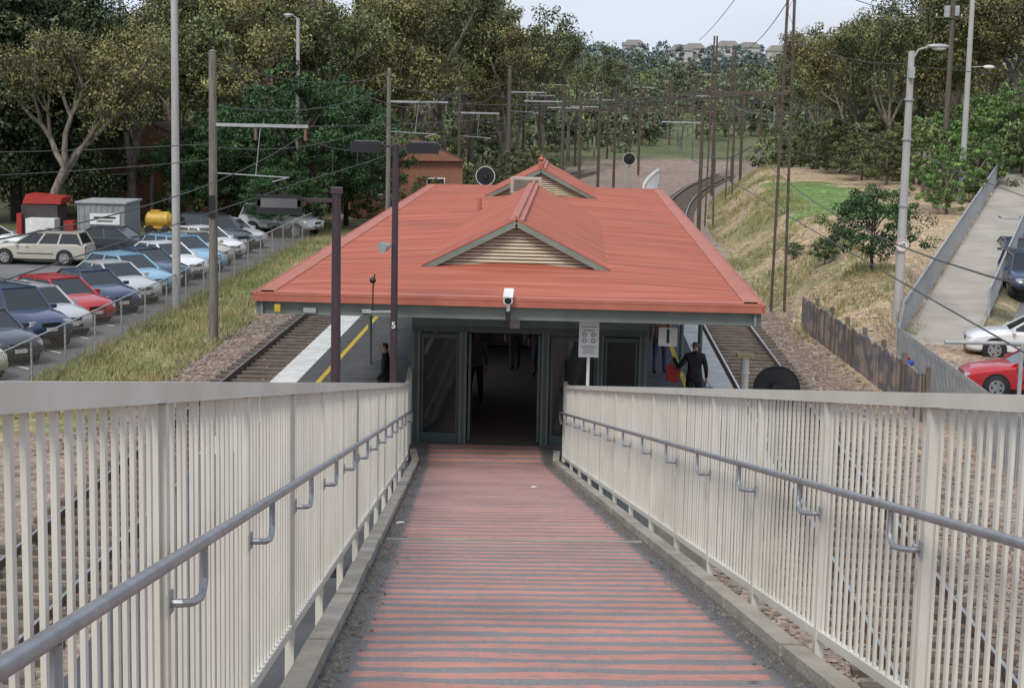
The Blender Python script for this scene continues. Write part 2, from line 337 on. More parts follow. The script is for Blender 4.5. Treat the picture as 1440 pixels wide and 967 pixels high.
# ------------------------------------------------------------------ platform
def plx(y):
    l=interp(y,[(12,-5.2),(22,-6.0),(32,-6.98)]) ; r=interp(y,[(12,-1.0),(24,-.2),(27,1.6),(31,3.87)]); o=off(y); return l+o,r+o
b=MB(); ypl=[12,18,22,24,27,31,36]+list(range(42,130,6)); prev=None
for y in ypl:
    l,r=plx(y); q=[(l,y),(r,y)]
    if prev:
        (l0,y0),(r0,_)=prev
        b.quad((l0,y0,0),(r0,y0,0),(r,y,0),(l,y,0),asphalt)
        b.quad((l0,y0,-1.6),(l0,y0,0),(l,y,0),(l,y,-1.6),concrete); b.quad((r0,y0,0),(r0,y0,-1.6),(r,y,-1.6),(r,y,0),concrete)
        if y>32:
            for e0,e1,mm,zz in((0,.62,linewhite,.006),(1.05,1.17,yellow,.006)):
                b.quad((l0+e0,y0,zz),(l0+e1,y0,zz),(l+e1,y,zz),(l+e0,y,zz),mm)
                b.quad((r0-e1,y0,zz),(r0-e0,y0,zz),(r-e0,y,zz),(r-e1,y,zz),mm)
    else: b.quad((l,y,-1.6),(r,y,-1.6),(r,y,0),(l,y,0),concrete)
    prev=q
b.obj('station_platform')
# ------------------------------------------------------------------ ramp
O=Vector((.575,0,5.3)); D=Vector((-.0675,1,-.172)); T=Vector((1,.0675,0)); SE=30.8; SL=32.55
def RP(s,w_,h=0):
    if s<=SE: q=O+D*s
    else: q=O+D*SE+Vector((D.x,D.y,0))*(s-SE)
    return q+T*w_+Vector((0,0,h))
me=bpy.data.meshes.new('ramp_surface'); V=[];Fc=[];UV=[]
ss=list(np.linspace(-3,SE,60))+[31.4,32,SL]
for s in ss:
    for w_ in(-1.38,1.38): V.append(RP(s,w_,.012)); 
for i in range(len(ss)-1):
    Fc.append((2*i,2*i+1,2*i+3,2*i+2)); UV+= [(-1.38,ss[i]),(1.38,ss[i]),(1.38,ss[i+1]),(-1.38,ss[i+1])]
me.from_pydata(V,[],Fc); uvl=me.uv_layers.new(name='UVMap')
for i,u in enumerate(UV): uvl.data[i].uv=u
me.materials.append(ramp_m)
root=bpy.data.objects.new('footbridge_ramp',None); COL.objects.link(root)
link('deck_surface',me,parent=root)
b=MB(); 
b.prism([RP(-3,-1.40,-.02),RP(-3,1.40,-.02),RP(-3,1.40,-.2),RP(-3,-1.40,-.2)],RP(SE,0)-RP(-3,0),concrete)
b.beam(RP(15.6,-1.2,.016),RP(15.6,1.2,.016),.05,.012,concrete)
for sgn in(-1,1):
    s=-3.0
    while s<SE:
        e=min(s+1.98,SE); j=random.uniform(-.008,.008); j2=random.uniform(-.008,.008)
        b.beam(RP(s+.012,sgn*1.29+j,.045),RP(e-.012,sgn*1.29+j2,.045+random.uniform(-.006,.004)),.12,.08,concrete); s+=2.0
    b.beam(RP(SE,sgn*1.29,.045),RP(SE+.9,sgn*1.36,.045),.12,.08,concrete)
    b.beam(RP(-3,sgn*1.40,-.38),RP(29.5,sgn*1.40,-.38),.08,.3,cream)
for s in(3,9,15,20.5,25):
    for sgn in(-1,1):
        t=RP(s,sgn*1.25,-.52); b.beam((t.x,t.y,-1.3),t,.2,.2,cream)
    q0,q1=RP(s,-1.25,-.65),RP(s,1.25,-.65); b.beam(q0,q1,.2,.24,cream)
    if s<22: b.beam((q0.x,q0.y,-.8),q1,.08,.08,cream); b.beam((q1.x,q1.y,-.8),q0,.08,.08,cream)
b.obj('deck_structure',parent=root)
def railing(sgn):
    b=MB(); W=sgn*1.46
    send=SL if sgn<0 else 31.2
    for s0,s1 in((-2,SE),(SE,send)):
        b.beam(RP(s0,W,1.465),RP(s1,W,1.465),.07,.062,cream)
        b.beam(RP(s0,W,.13),RP(s1,W,.13),.04,.05,cream)
    s=-1.85
    while s<send-.05:
        wob=random.uniform(-.002,.002)
        b.beam(RP(s,W+wob,.15),RP(s+random.uniform(-.006,.006),W+wob,1.436),.034,.013,cream,up=T) ; s+=.128
    s=-.9
    while s<send:
        b.beam(RP(s,W,-.34 if s<29 else 0),RP(s,W,1.434),.06,.05,cream,up=T)
        hw=sgn*1.37
        if s<SE-.3:
            pts=[RP(s+.28,hw,.96),RP(s+.28,hw,.86),RP(s+.25,hw,.82),RP(s+.2,hw,.805),RP(s+.04,hw,.81),RP(s,hw+sgn*.03,.812),RP(s,W-sgn*.03,.812)]
            b.tube(pts,.0135,galv,8)
            b.box(RP(s,W-sgn*.028,.812),(.006,.07,.07),galvd)
        s+=2.0
    b.beam(RP(send-.03,W,0),RP(send-.03,W,1.5),.07,.07,cream,up=T)
    hw=sgn*1.37
    pts=[RP(-2,hw,.98)]+[RP(s,hw,.98) for s in np.linspace(0,SE-.2,20)]+[RP(SE+.1,hw,.965),RP(SE+.3,hw,.93),RP(SE+.35,hw,.87),RP(SE+.25,hw,.80),RP(SE,hw,.79)]
    b.tube(pts,.021,galv,12)
    b.obj('ramp_railing',smooth=True)
railing(-1); railing(1)
b=MB()
for i in range(3200):
    sgn=random.choice((-1,1)); s=random.uniform(2,30); w_=sgn*(1.22-abs(random.gauss(0,.07))); q=RP(s,w_,.014); r=random.uniform(.004,.014)
    b.add([q+Vector((r,0,0)),q+Vector((0,r,0)),q+Vector((-r,0,0)),q+Vector((0,-r,0)),q+Vector((0,0,r))],[(0,1,4),(1,2,4),(2,3,4),(3,0,4)],random.choice((sleeper,bark_e)))
b.obj('kerb_grit')
b=MB()
for i in range(160):
    sgn=random.choice((-1,1,-1)); s=random.uniform(3,30); w_=sgn*(1.2-abs(random.gauss(0,.12))); q=RP(s,w_,.022); t=random.uniform(0,6.3); r=random.uniform(.02,.05)
    u=Vector((math.cos(t),math.sin(t),0))*r; v_=Vector((-math.sin(t),math.cos(t),.1))*r*.3; b.add([q-u,q-v_,q+u,q+v_],[(0,1,2,3)],M('dead_leaf',(.20,.12,.06),(.12,.08,.045)))
b.obj('fallen_leaves')
b=MB()
for s,w_ in((17.2,-1.17),(23.5,.5)):
    q=RP(s,w_,.03); b.add([q,q+Vector((.09,.02,.005)),q+Vector((.08,.05,.01)),q+Vector((0,.04,.0)),q+Vector((.04,.02,.02))],[(0,1,4),(1,2,4),(2,3,4),(3,0,4)],white)
b.obj('paper_litter')
# ------------------------------------------------------------------ station building
st=bpy.data.objects.new('station_building',None); COL.objects.link(st)
XL,XR,YF,YB=-3.05,1.46,32.6,60.0
b=MB()
b.quad((XL,YF,.012),(XR,YF,.012),(XR,YB,.012),(XL,YB,.012),M('terrazzo',(.24,.19,.165),(.17,.14,.12),.3,3,5))
b.obj('floor',parent=st)
b=MB()
wallm=M('building_wall',(.17,.15,.12),(.13,.115,.095),.8,3,5); inner=M('inner_wall',(.17,.12,.09),(.13,.09,.07),.7,3,5)
for x in(XL,XR):
    s=1 if x==XR else -1
    for y0,y1 in((YF+.1,34.2),(37.4,38.6),(43,47),(49,54),(55.5,YB)):
        b.box((x-s*.08,(y0+y1)/2,1.5),(.16,y1-y0,2.98),wallm)
    for y0,y1 in((34.2,37.4),(38.6,43),(47,49),(54,55.5)):
        b.box((x-s*.08,(y0+y1)/2,2.7),(.15,y1-y0,.58),wallm)
        if y0>45: b.box((x-s*.08,(y0+y1)/2,.45),(.15,y1-y0,.9),wallm); b.box((x-s*.08,(y0+y1)/2,1.65),(.02,y1-y0,1.5),glass)
        if y0==34.2: b.box((x-s*.08,(y0+y1)/2,.45),(.15,y1-y0,.9),wallm); b.box((x-s*.08,(y0+y1)/2,1.65),(.02,y1-y0,1.5),glass)
    for y in np.arange(34,60,4): b.box((x+s*.05,y,1.48),(.1,.14,2.94),green)
b.box(((XL+XR)/2,YB,1.5),(XR-XL,.16,2.98),wallm)
b.box(((XL+XR)/2,45.5,1.5),(XR-XL-.4,.12,2.9),inner)
b.box((-.4,45.4,1.3),(1.2,.04,.9),M('poster',(.4,.4,.38))); b.box((-1.8,45.4,1.0),(.8,.05,1.6),wallm)
b.box((1.0,40.5,.55),(.5,3,1.1),inner)
b.obj('walls',parent=st)
b=MB()
def fx(px): return (px-803)*.01359
b.box(((XL+XR)/2,YF,2.58),(XR-XL+.02,.16,.72),green)
b.box(((XL+XR)/2,YF-.085,2.26),(XR-XL,.03,.10),dgreen)
b.box(((XL+XR)/2,YF-.10,2.90),(XR-XL+.3,.06,.16),dgreen)
for px,wd in((584,.16),(651,.14),(768,.15),(846,.12),(906,.15)):
    b.box((fx(px),YF-.012,1.11),(wd,.17,2.2),green)
    b.box((fx(px),YF-.102,1.11),(wd*.4,.01,2.2),dgreen)
for p0,p1 in((590,646),(775,842),(851,900)):
    x0,x1=fx(p0),fx(p1)
    b.box(((x0+x1)/2,YF,1.15),(x1-x0,.02,2.1),glass)
    b.box(((x0+x1)/2,YF-.02,.12),(x1-x0,.08,.2),dgreen)
    b.box(((x0+x1)/2,YF-.02,2.12),(x1-x0,.07,.08),dgreen)
    b.box((x0+.04,YF-.02,1.15),(.05,.06,2.0),dgreen); b.box((x1-.04,YF-.02,1.15),(.05,.06,2.0),dgreen)
b.box(((XL+XR)/2,YF-.07,.015),(XR-XL,.2,.03),M('door_sill',(.12,.11,.10),(.08,.075,.07),.6))
b.box((fx(660),YF+.10,1.1),(.05,.04,2.1),green); b.box((fx(759),YF+.10,1.1),(.05,.04,2.1),green)
b.box((fx(724),YF-.14,2.42),(.2,.1,.2),galvd)
b.obj('shopfront',parent=st)
# ---- roof
cx=-1.12; RXL,RXR,RY0,RY1=-5.5,3.26,29.7,66.0; ze=3.2; zr=3.46
b=MB()
A=(RXL,RY0,ze);B_=(RXR,RY0,ze);C=(RXR,RY1,ze);Dd=(RXL,RY1,ze);P=(cx,34.2,zr);Q=(cx,61.5,zr)
b.poly([A,B_,P],roof_m); b.poly([B_,C,Q,P],roof_m); b.poly([C,Dd,Q],roof_m); b.poly([Dd,A,P,Q],roof_m)
for y in np.arange(31.2,65,1.52):
    k=min(1,(y-RY0)/4.5,(RY1-y)/4.5)
    for s,xe in((-1,RXL),(1,RXR)):
        xi=cx+ (xe-cx)*(1-k) ; b.beam((xe,y,ze+.003),(xi,y,ze+(zr-ze)*k+.003),.02,.01,redtrim)
b.obj('roof_sheeting',parent=st)
b=MB()
for (x0,y0),(x1,y1) in(((RXL,RY0),(RXR,RY0)),((RXR,RY0),(RXR,RY1)),((RXR,RY1),(RXL,RY1)),((RXL,RY1),(RXL,RY0))):
    n=Vector((y1-y0,-(x1-x0),0)).normalized()
    e=Vector((x1-x0,y1-y0,0)).normalized()
    a0=Vector((x0,y0,0))-e*.06; a1=Vector((x1,y1,0))+e*.06
    b.beam(a0+n*.06+Vector((0,0,3.145)),a1+n*.06+Vector((0,0,3.145)),.125,.13,redtrim)
    b.beam(a0+n*.115+Vector((0,0,3.205)),a1+n*.115+Vector((0,0,3.205)),.03,.03,redtrim)
    b.beam(a0-n*.05+Vector((0,0,2.955)),a1-n*.05+Vector((0,0,2.955)),.05,.23,fascia)
    b.beam(a0-n*.12+Vector((0,0,3.222)),a1-n*.12+Vector((0,0,3.222)),.24,.02,redtrim)
b.box((cx,(RY0+RY1)/2,2.99),(RXR-RXL-.14,RY1-RY0-.14,.03),M('soffit',(.36,.35,.31),(.3,.29,.26),.8))
for k in range(9):
    b.box((cx,31+k*4,2.92),(RXR-RXL-.3,.12,.11),green)
b.box((-5.15,RY0-.15,2.97),(.1,.08,.12),yellow)
b.box((-4.6,RY0-.03,2.93),(.22,.05,.09),galvd); b.box((-3.6,RY0-.03,2.94),(.16,.05,.07),galvd)
b.obj('gutters_and_soffit',parent=st)
def gable(y0,y1,fin=False):
    b=MB(); hw=1.78; zb=3.38; zt=4.32; ov=.14
    sl=(zt-zb)/hw
    for s in(-1,1):
        e=(cx+s*(hw+.02),zb)
        b.quad((cx,y0-ov,zt),(cx,y1,zt),(e[0],y1,e[1]),(e[0],y0-ov,e[1]),roof_m)
        b.beam((cx,y0-ov-.015,zt-.07),(cx+s*(hw+.06),y0-ov-.015,zb-.07),.04,.13,fascia,up=(0,0,1))
        b.beam((cx,y0-ov-.01,zt+.012),(cx+s*(hw+.08),y0-ov-.01,zb+.0),.07,.03,redtrim)
        b.beam((cx+s*.07,y0-ov,zt-.01),(cx+s*.07,y1,zt-.01),.15,.02,redtrim)
        b.quad((e[0],y0-ov,zb),(e[0],y1,zb),(e[0],y1,3.2),(e[0],y0-ov,3.2),roof_m)
    b.tube([(cx,y0-ov,zt+.03),(cx,y1,zt+.03)],.045,redtrim,8)
    b.poly([(cx-hw,y0+.05,zb-.2),(cx+hw,y0+.05,zb-.2),(cx+hw,y0+.05,zb-.1),(cx,y0+.05,zt-.02),(cx-hw,y0+.05,zb-.1)],M('vent_back',(.10,.085,.06)))
    b.poly([(cx-hw,y1,zb-.2),(cx,y1,zt),(cx+hw,y1,zb-.2)],roof_m)
    z=zb-.04
    while z<zt-.14:
        h=(zt-.1-z)/sl
        if h>.06: b.box((cx,y0+.01,z),(2*h,.012,.052),vent,Matrix.Rotation(math.radians(-35),3,'X'))
        z+=.068
    b.box((cx,y0-.05,zb-.10),(2*hw,.06,.05),fascia)
    if fin:
        b.tube([(cx,y0,zt),(cx,y0,zt+.18),(cx,y0,zt+.22),(cx,y0,zt+.30),(cx,y0,zt+.36),(cx,y0,zt+.45)],[.1,.1,.05,.11,.05,.02],redtrim,8)
    b.obj('roof_gable_vent',parent=st)
gable(33.7,47.5); gable(56.8,63.5,True)
b=MB(); b.box((cx-.45,55.6,3.82),(1.0,.5,.5),M('rooftop_unit',(.42,.38,.32),(.35,.31,.26))); b.box((cx-.45,55.34,3.82),(.8,.02,.36),wallm)
b.tube([(-2.6,47,3.3),(-2.6,47,3.9)],.06,redtrim)
b.obj('rooftop_unit',parent=st)
b=MB()
for y in(36,42,48,54,60):
    for x in(-5.0,2.75):
        b.tube([(x,y,0),(x,y,2.95)],.05,green,8); b.beam((x,y,2.4),(x+(.5 if x<0 else -.5),y,2.9),.04,.04,green)
b.obj('verandah_posts',parent=st)
b=MB(); X=(716-811+6)*.01237; Y=RY0-.12
b.tube([(X,Y,2.86),(X,Y,3.16)],.03,white); b.box((X,Y-.02,2.93),(.09,.09,.16),black)
b.tube([(X-.01,Y+.18,3.30),(X,Y-.22,3.22)],[.075,.085],white,12); b.tube([(X,Y-.20,3.225),(X,Y-.23,3.22)],.06,black,12)
b.box((X,Y,3.33),(.17,.5,.02),white,Matrix.Rotation(math.radians(11),3,'X'))
b.obj('security_camera',smooth=True)
# ------------------------------------------------------------------ signs
b=MB(); X,Y=.33,30.4
b.tube([(X,Y+.03,0),(X,Y+.03,2.75)],.03,white,8); b.box((X,Y,2.43),(.36,.02,.64),white)
for k,(z,wd,m_) in enumerate(((2.66,.26,black),(2.60,.2,black),(2.31,.26,black),(2.27,.24,black),(2.23,.2,black),(2.19,.22,black))): b.box((X,Y-.012,z),(wd,.004,.010),m_)
for dx in(-.08,.08):
    for dz in(2.52,2.41):
        b.tube([(X+dx,Y-.011,dz),(X+dx,Y-.015,dz)],.045,M('sign_grey',(.3,.3,.32)),12); b.box((X+dx,Y-.017,dz),(.03,.004,.04),white)
b.obj('passenger_notice_sign')
b=MB(); X,Y=1.78,31.0; zc_=2.43
b.box((X,Y,zc_),(.34,.03,.34),white); b.beam((X-.1,Y,2.58),(X-.1,Y,2.98),.01,.01,galvd); b.beam((X+.1,Y,2.58),(X+.1,Y,2.98),.01,.01,galvd)
o=b.obj('platform_number_sign'); text('numeral','1',(X,Y-.018,zc_),.36,black,o)
# ------------------------------------------------------------------ platform lamps
def lamp_head(b,c,L_,dirx):
    x,y,z=c
    b.box((x+dirx*L_/2,y,z),(L_,.36,.10),black); b.box((x+dirx*L_/2,y,z+.065),(L_*.8,.28,.04),maroon)
    b.box((x+dirx*L_/2,y,z-.055),(L_*.85,.28,.015),M('lamp_lens',(.35,.36,.34),(.3,.31,.3),.2))
    b.box((x+dirx*L_*.5,y-.185,z),(L_*.96,.01,.08),M('lamp_side',(.06,.055,.06)))
b=MB(); X,Y=-3.25,23.3
b.tube([(X,Y,0),(X,Y,.03)],.16,maroon); b.tube([(X,Y,0),(X,Y,2.6),(X,Y,5.42)],[.075,.07,.06],maroon,12)
b.beam((X,Y,5.28),(X-.5,Y,5.28),.05,.05,maroon); lamp_head(b,(X-.45,Y,5.24),.62,-1); b.box((X-.76,Y-.18,5.22),(.62,.02,.26),black); b.box((X-.76,Y-.195,5.24),(.5,.01,.13),M('lamp_lens2',(.12,.12,.125),rough=.3)); b.box((X,Y,5.42),(.15,.15,.08),maroon)
b.obj('platform_lamp',smooth=True)
b=MB(); X,Y=-3.0,28.6
b.tube([(X,Y,0),(X,Y,.03)],.15,maroon); b.tube([(X,Y,0),(X,Y,3),(X,Y,5.9)],[.065,.06,.05],maroon,12)
b.beam((X-.3,Y,5.86),(X+.3,Y,5.86),.05,.05,maroon); lamp_head(b,(X-.22,Y,5.86),.52,-1); lamp_head(b,(X+.2,Y,5.86),.55,1)
b.box((X-.47,Y-.19,5.84),(.5,.02,.17),black); b.box((X+.47,Y-.19,5.84),(.53,.02,.17),black)
b.tube([(X-.08,Y-.05,4.2),(X-.2,Y-.2,4.18)],[.04,.1],galvd,12)
b.tube([(X-.35,Y-.1,3.1),(X-.35,Y-.1,3.5),(X-.32,Y-.12,3.72)],.012,black); b.sphere((X-.35,Y-.14,3.62),.055,black)
b.beam((X,Y,3.08),(X-.4,Y-.1,3.08),.03,.03,galvd)
o=b.obj('platform_lamp',smooth=True); text('pole_number','5',(X,Y-.07,2.85),.15,white,o)
b=MB(); X,Y=3.45,33.4
b.tube([(X,Y,0),(X,Y,1.72)],.085,cream,10); b.box((X,Y,1.76),(.34,.2,.08),M('post_cap',(.45,.36,.18)))
b.tube([(X,Y,1.4),(X,Y,1.43)],.11,cream,10)
b.obj('steel_stub_post',smooth=True)
def signal(name,x,y,zc,r,zb,white_rim=False):  # last flag gives the target board a white rim instead of black
    b=MB(); b.tube([(x,y,zc),(x,y+.02,zc)],r,black,28); 
    n=28
    for i in range(n):
        t0,t1=2*math.pi*i/n,2*math.pi*(i+1)/n
        b.beam((x+r*math.cos(t0),y-.01,zc+r*math.sin(t0)),(x+r*math.cos(t1),y-.01,zc+r*math.sin(t1)),.03,.03,white if white_rim else black)
    b.tube([(x,y-.02,zc),(x,y-.28,zc)],[.16,.14],black,14); b.tube([(x,y+.15,zb),(x,y+.15,zc+.4)],.06,galvd,8); b.box((x,y+.12,zc),(.3,.25,.4),black)
    b.obj(name,smooth=True)
signal('signal_target',4.15,33.9,1.03,.46,-.9)
signal('railway_signal',-4.75,91,2.35,.5,0,True)
signal('railway_signal',4.4,140,1.6,.5,-1.2,True)
# ------------------------------------------------------------------ poles
def street_lamp(X,Y,z0,ht,r,arm,head=.7):
    b=MB(); b.tube([(0,0,0),(0,0,ht*.5),(0,0,ht)],[r,r*.82,r*.62],polecon,12)
    if arm:
        b.tube([(0,0,ht-.35),(arm*.4,0,ht+.05),(arm,0,ht+.15)],.03,galvd,8)
        b.sphere((arm*1.0+math.copysign(head*.4,arm),0,ht+.17),(head*.5,.15,.085),galvd,14,8)
        b.sphere((arm*1.0+math.copysign(head*.45,arm),0,ht+.11),(head*.34,.12,.08),M('lamp_glass',(.6,.62,.62),(.5,.52,.52),.1),12,8)
    return b.obj('street_lamp',(X,Y,z0),smooth=True)
street_lamp(-14.2,60.5,-1.2,17,.16,0)
o=street_lamp(10.95,57.3,-.6,9.0,.17,.55,.75)
b=MB(); b.tube([(0,-.19,2.62),(0,-.2,2.62)],.22,white,24)
for i in range(24):
    t0,t1=2*math.pi*i/24,2*math.pi*(i+1)/24; b.beam((.19*math.cos(t0),-.205,2.62+.19*math.sin(t0)),(.19*math.cos(t1),-.205,2.62+.19*math.sin(t1)),.01,.035,M('sign_red',(.5,.03,.02)),up=(0,1,0))
s_=b.obj('speed_sign',(10.95,57.3,-.6)); text('numerals','10',(0,-.215,2.62),.2,black,s_)
b=MB(); 
for zz in(3.9,6.1,7.4): b.tube([(0,0,zz),(0,0,zz+.05)],.175,galvd,12)
b.box((.0,-.16,8.3),(.18,.2,.35),galvd); b.obj('pole_fittings',parent=o)
street_lamp(-15.6,96,-1.0,11.6,.15,-.3,.6)
o=street_lamp(20.6,92,1.4,16,.17,0)
b=MB(); b.beam((0,0,7.2),(.9,0,7.25),.04,.04,galvd); b.sphere((1.05,0,7.22),(.3,.12,.1),white); b.obj('lamp_arm',parent=o)
def catenary_mast(X,Y,z0,ht,armz,arm,m_=rust,r=.13,stay=True):
    b=MB(); b.tube([(0,0,0),(0,0,ht)],[r,r*.8],m_,10); b.tube([(0,0,ht),(0,0,ht+.06)],[r*.9,r*.3],m_,10)
    b.beam((0,-.02,armz),(arm,-.02,armz),.08,.10,galvd); 
    for k in(.45,.97): b.tube([(arm*k,0,armz-.05),(arm*k,0,armz-.45)],[.035,.05],M('insulator',(.22,.12,.08)),8)
    if stay: b.tube([(0,0,ht-.3),(arm*.97,0,armz+.05)],.014,black,5)
    b.beam((0,0,armz-1.5),(arm*.8,0,armz-1.6),.035,.035,galvd); b.beam((arm*.5,0,armz-.05),(arm*.45,0,armz-1.55),.02,.02,galvd)
    b.tube([(arm*.8,0,armz-1.6),(arm*.62,0,armz-1.75)],.015,galvd,6)
    return b.obj('catenary_mast',(X,Y,z0),smooth=True)
gm=M('mast_weathered',(.20,.175,.15),(.13,.11,.095),.85,3,5,stretch=(4,4,.5))
o=catenary_mast(-11.35,53.4,-1.25,9.1,6.85,3.0,gm,.15)
b=MB(); b.box((0,-.17,4.3),(.2,.02,.7),black); b.obj('mast_number_plate',parent=o)
catenary_mast(-9.5,87,-1.2,9.0,7.4,3.0,gm,.13)
catenary_mast(-5.4,138,-1.2,10,8.0,3.0,timber,.2)
catenary_mast(-7.6,112,-1.2,8.2,6.6,2.6,rust,.12)
def lattice(X,Y,z0,ht,arm=0,w0=.5,w1=.16,armz=8.2):
    b=MB(); 
    for s in(-1,1): b.beam((s*w0/2,0,0),(s*w1/2,0,ht),.10,.08,rust)
    n=int(ht/.55)
    for i in range(n):
        t0,t1=i/n,(i+1)/n; a0=w0/2+(w1-w0)/2*t0; a1=w0/2+(w1-w0)/2*t1; s=1 if i%2 else -1
        b.beam((s*a0,-.05,t0*ht),(-s*a1,-.05,t1*ht),.035,.012,rust)
    if arm:
        b.beam((0,0,armz),(arm,0,armz),.09,.12,rust); b.tube([(arm,0,armz),(0,0,armz+1.6)],.02,rust,6); b.beam((0,0,armz-.7),(arm*.45,0,armz),.06,.06,rust)
        for k in(.5,.9): b.tube([(arm*k,0,armz),(arm*k,0,armz-.6)],.04,rust,6)
    b.obj('lattice_mast',(X,Y,z0))
lattice(7.75,64,-1.15,15.5,-3.1,armz=8.1)
def portal(Y,h=8.0,wl=-12.0,wr=9.0,ht=9.5):
    o=off(Y); b=MB(); base=H(o,Y)
    for x in(wl,wr): b.beam((x,0,0),(x,0,ht),.24,.2,rust)
    b.beam((wl,0,h),(wr,0,h),.10,.12,rust); b.beam((wl,0,h+.5),(wr,0,h+.5),.06,.06,rust)
    n=18
    for i in range(n):
        x0=wl+(wr-wl)*i/n; x1=wl+(wr-wl)*(i+1)/n; b.beam((x0,0,h+(.5 if i%2 else 0)),(x1,0,h+(0 if i%2 else .5)),.03,.03,rust)
    for x in(-8.5,5.4,-1.5): b.beam((x,0,h),(x,0,h-1.2),.05,.05,rust); b.tube([(x,0,h-1.2),(x,0,h-1.6)],.05,M('insulator',(.22,.12,.08)),6)
    b.obj('catenary_portal',(o,Y,base))
portal(150,6.6,-10,9,8.4); portal(172,6.6,-3,9,9); portal(195,7,-11,8,8.5); portal(225,7,-11,9,9)
lattice(7.6+off(105),105,-1.1,11.5,-3,armz=8)
lattice(9+off(125),125,-1.1,11.5,-3.5,armz=8)
for y,ht in((158,9),(165,10),(182,9),(208,9),(240,10)):
    b=MB(); b.tube([(0,0,0),(0,0,ht)],[.13,.1],rust,8); b.beam((0,0,ht-1.2),(2.8,0,ht-1.2),.07,.08,galvd); b.tube([(0,0,ht-.2),(2.8,0,ht-1.15)],.02,black,4); b.obj('catenary_mast',(off(y)-11.5,y,H(off(y)-11,y)))
for y,ht,dx in((100,8.5,-1.2),(118,8,-1.3),(132,8,-1.2),(146,8.5,-1.5),(98,7.5,6.8),(140,9,7.2),(162,9,7.4)):
    b=MB(); b.tube([(0,0,0),(0,0,ht)],[.12,.09],rust,8)
    for s in(-1,1): b.beam((0,0,ht-1.0),(s*2.3,0,ht-1.0),.06,.07,galvd if s<0 else rust); b.tube([(0,0,ht-.1),(s*2.3,0,ht-.95)],.015,black,4); b.tube([(s*2.1,0,ht-1.0),(s*2.1,0,ht-1.45)],.035,black,5)
    b.obj('catenary_mast',(off(y)+dx,y,-1.2))
def power_pole(X,Y,z0,ht,arms=((-.6,),),tr=False):
    b=MB(); b.tube([(0,0,0),(0,0,ht)],[.2,.13],timber,10)
    for z in arms:
        b.beam((-1.1,-.15,z),(1.1,-.15,z),.1,.1,timber)
        for k in(-1,-.5,.5,1): b.tube([(k,-.15,z+.05),(k,-.15,z+.22)],[.03,.05],white,6)
    if tr: b.tube([(-.35,-.1,ht-3.4),(-.35,-.1,ht-2.7)],.2,galvd,10); b.box((.2,-.2,ht-3),(.25,.25,.6),galvd)
    b.obj('power_pole',(X,Y,z0),smooth=True)
power_pole(22.6,106,2.2,13,(11.2,9.6),True); power_pole(37.5,250,1,16.5,(15.9,15.0)); power_pole(43,250,1,16,(15.4,14.6))
def wires(name,lst,r=.013):
    b=MB()
    for p0,p1,sag in lst:
        p0=Vector(p0);p1=Vector(p1); n=14
        pts=[p0.lerp(p1,i/n)-Vector((0,0,sag*4*(i/n)*(1-i/n))) for i in range(n+1)]
        b.tube(pts,r*(.55+max(p0.y,p1.y)/110),M('wire_grey',(.06,.06,.06)),4,False)
    b.obj(name)
cw=[]
for c in(-8.5,5.4):
    yy=[10,53,87,112,150,172,195,225]
    for y0,y1 in zip(yy,yy[1:]):
        cw.append(((c+off(y0),y0,3.9),(c+off(y1),y1,3.9),.05)); cw.append(((c+off(y0),y0,5.3),(c+off(y1),y1,5.3),.9))
        if y0>50:
            cw.append(((c+2+off(y0),y0,6.6),(c+2+off(y1),y1,6.6),.5))
            for k in range(1,5):
                t=k/5; yk=y0+(y1-y0)*t; xk=c+off(y0)+(off(y1)-off(y0))*t; cw.append(((xk,yk,3.9-.05*4*t*(1-t)),(xk,yk,5.3-.9*4*t*(1-t)),0))
cw+= [((-40,60,4.6),(-11.35,53.4,5.0),.5),((-40,62,3.4),(-11.35,53.4,4.5),.6),((-11.35,53.4,6.2),(-9.5,87,7),.6),((-9.5,87,7),(-5.4,138,7.6),.7),
      ((-11.35,53.4,4.9),(-9.5,87,5.4),.6),((-11.35,53.4,7.6),(-9.5,87,7.6),.6),((7.75,64,11.5),(22.6,106,12.8),1.0),((7.75,64,9),(10.95,57.3,8),.3),((10.95,57.3,7.9),(40,60,7.5),.4),((22.6,106,12.6),(60,90,13),.8),((22.6,106,13.4),(37.5,250,16.5),3),
      ((22.6,106,11.4),(37.5,250,15.8),3),((7.75,64,13.8),(7.5,108,10.2),.5),((7.75,64,7),(16,50,3.2),.3),((-8.35,53.4,5.6),(5,64,7),.3),((7.75,64,6.9),(9,105,6.9),.8),((7.75,64,10.5),(9,105,9.5),.8),((-8,87,6.2),(7.5,64,7),.3),((-5,138,6.6),(10,125,7),.4),
      ((37.5,250,15.9),(43,250,15.5),.3),((43,250,15.5),(80,240,16),1),((43,250,14.7),(80,240,15),1)]
wires('overhead_wires',cw)
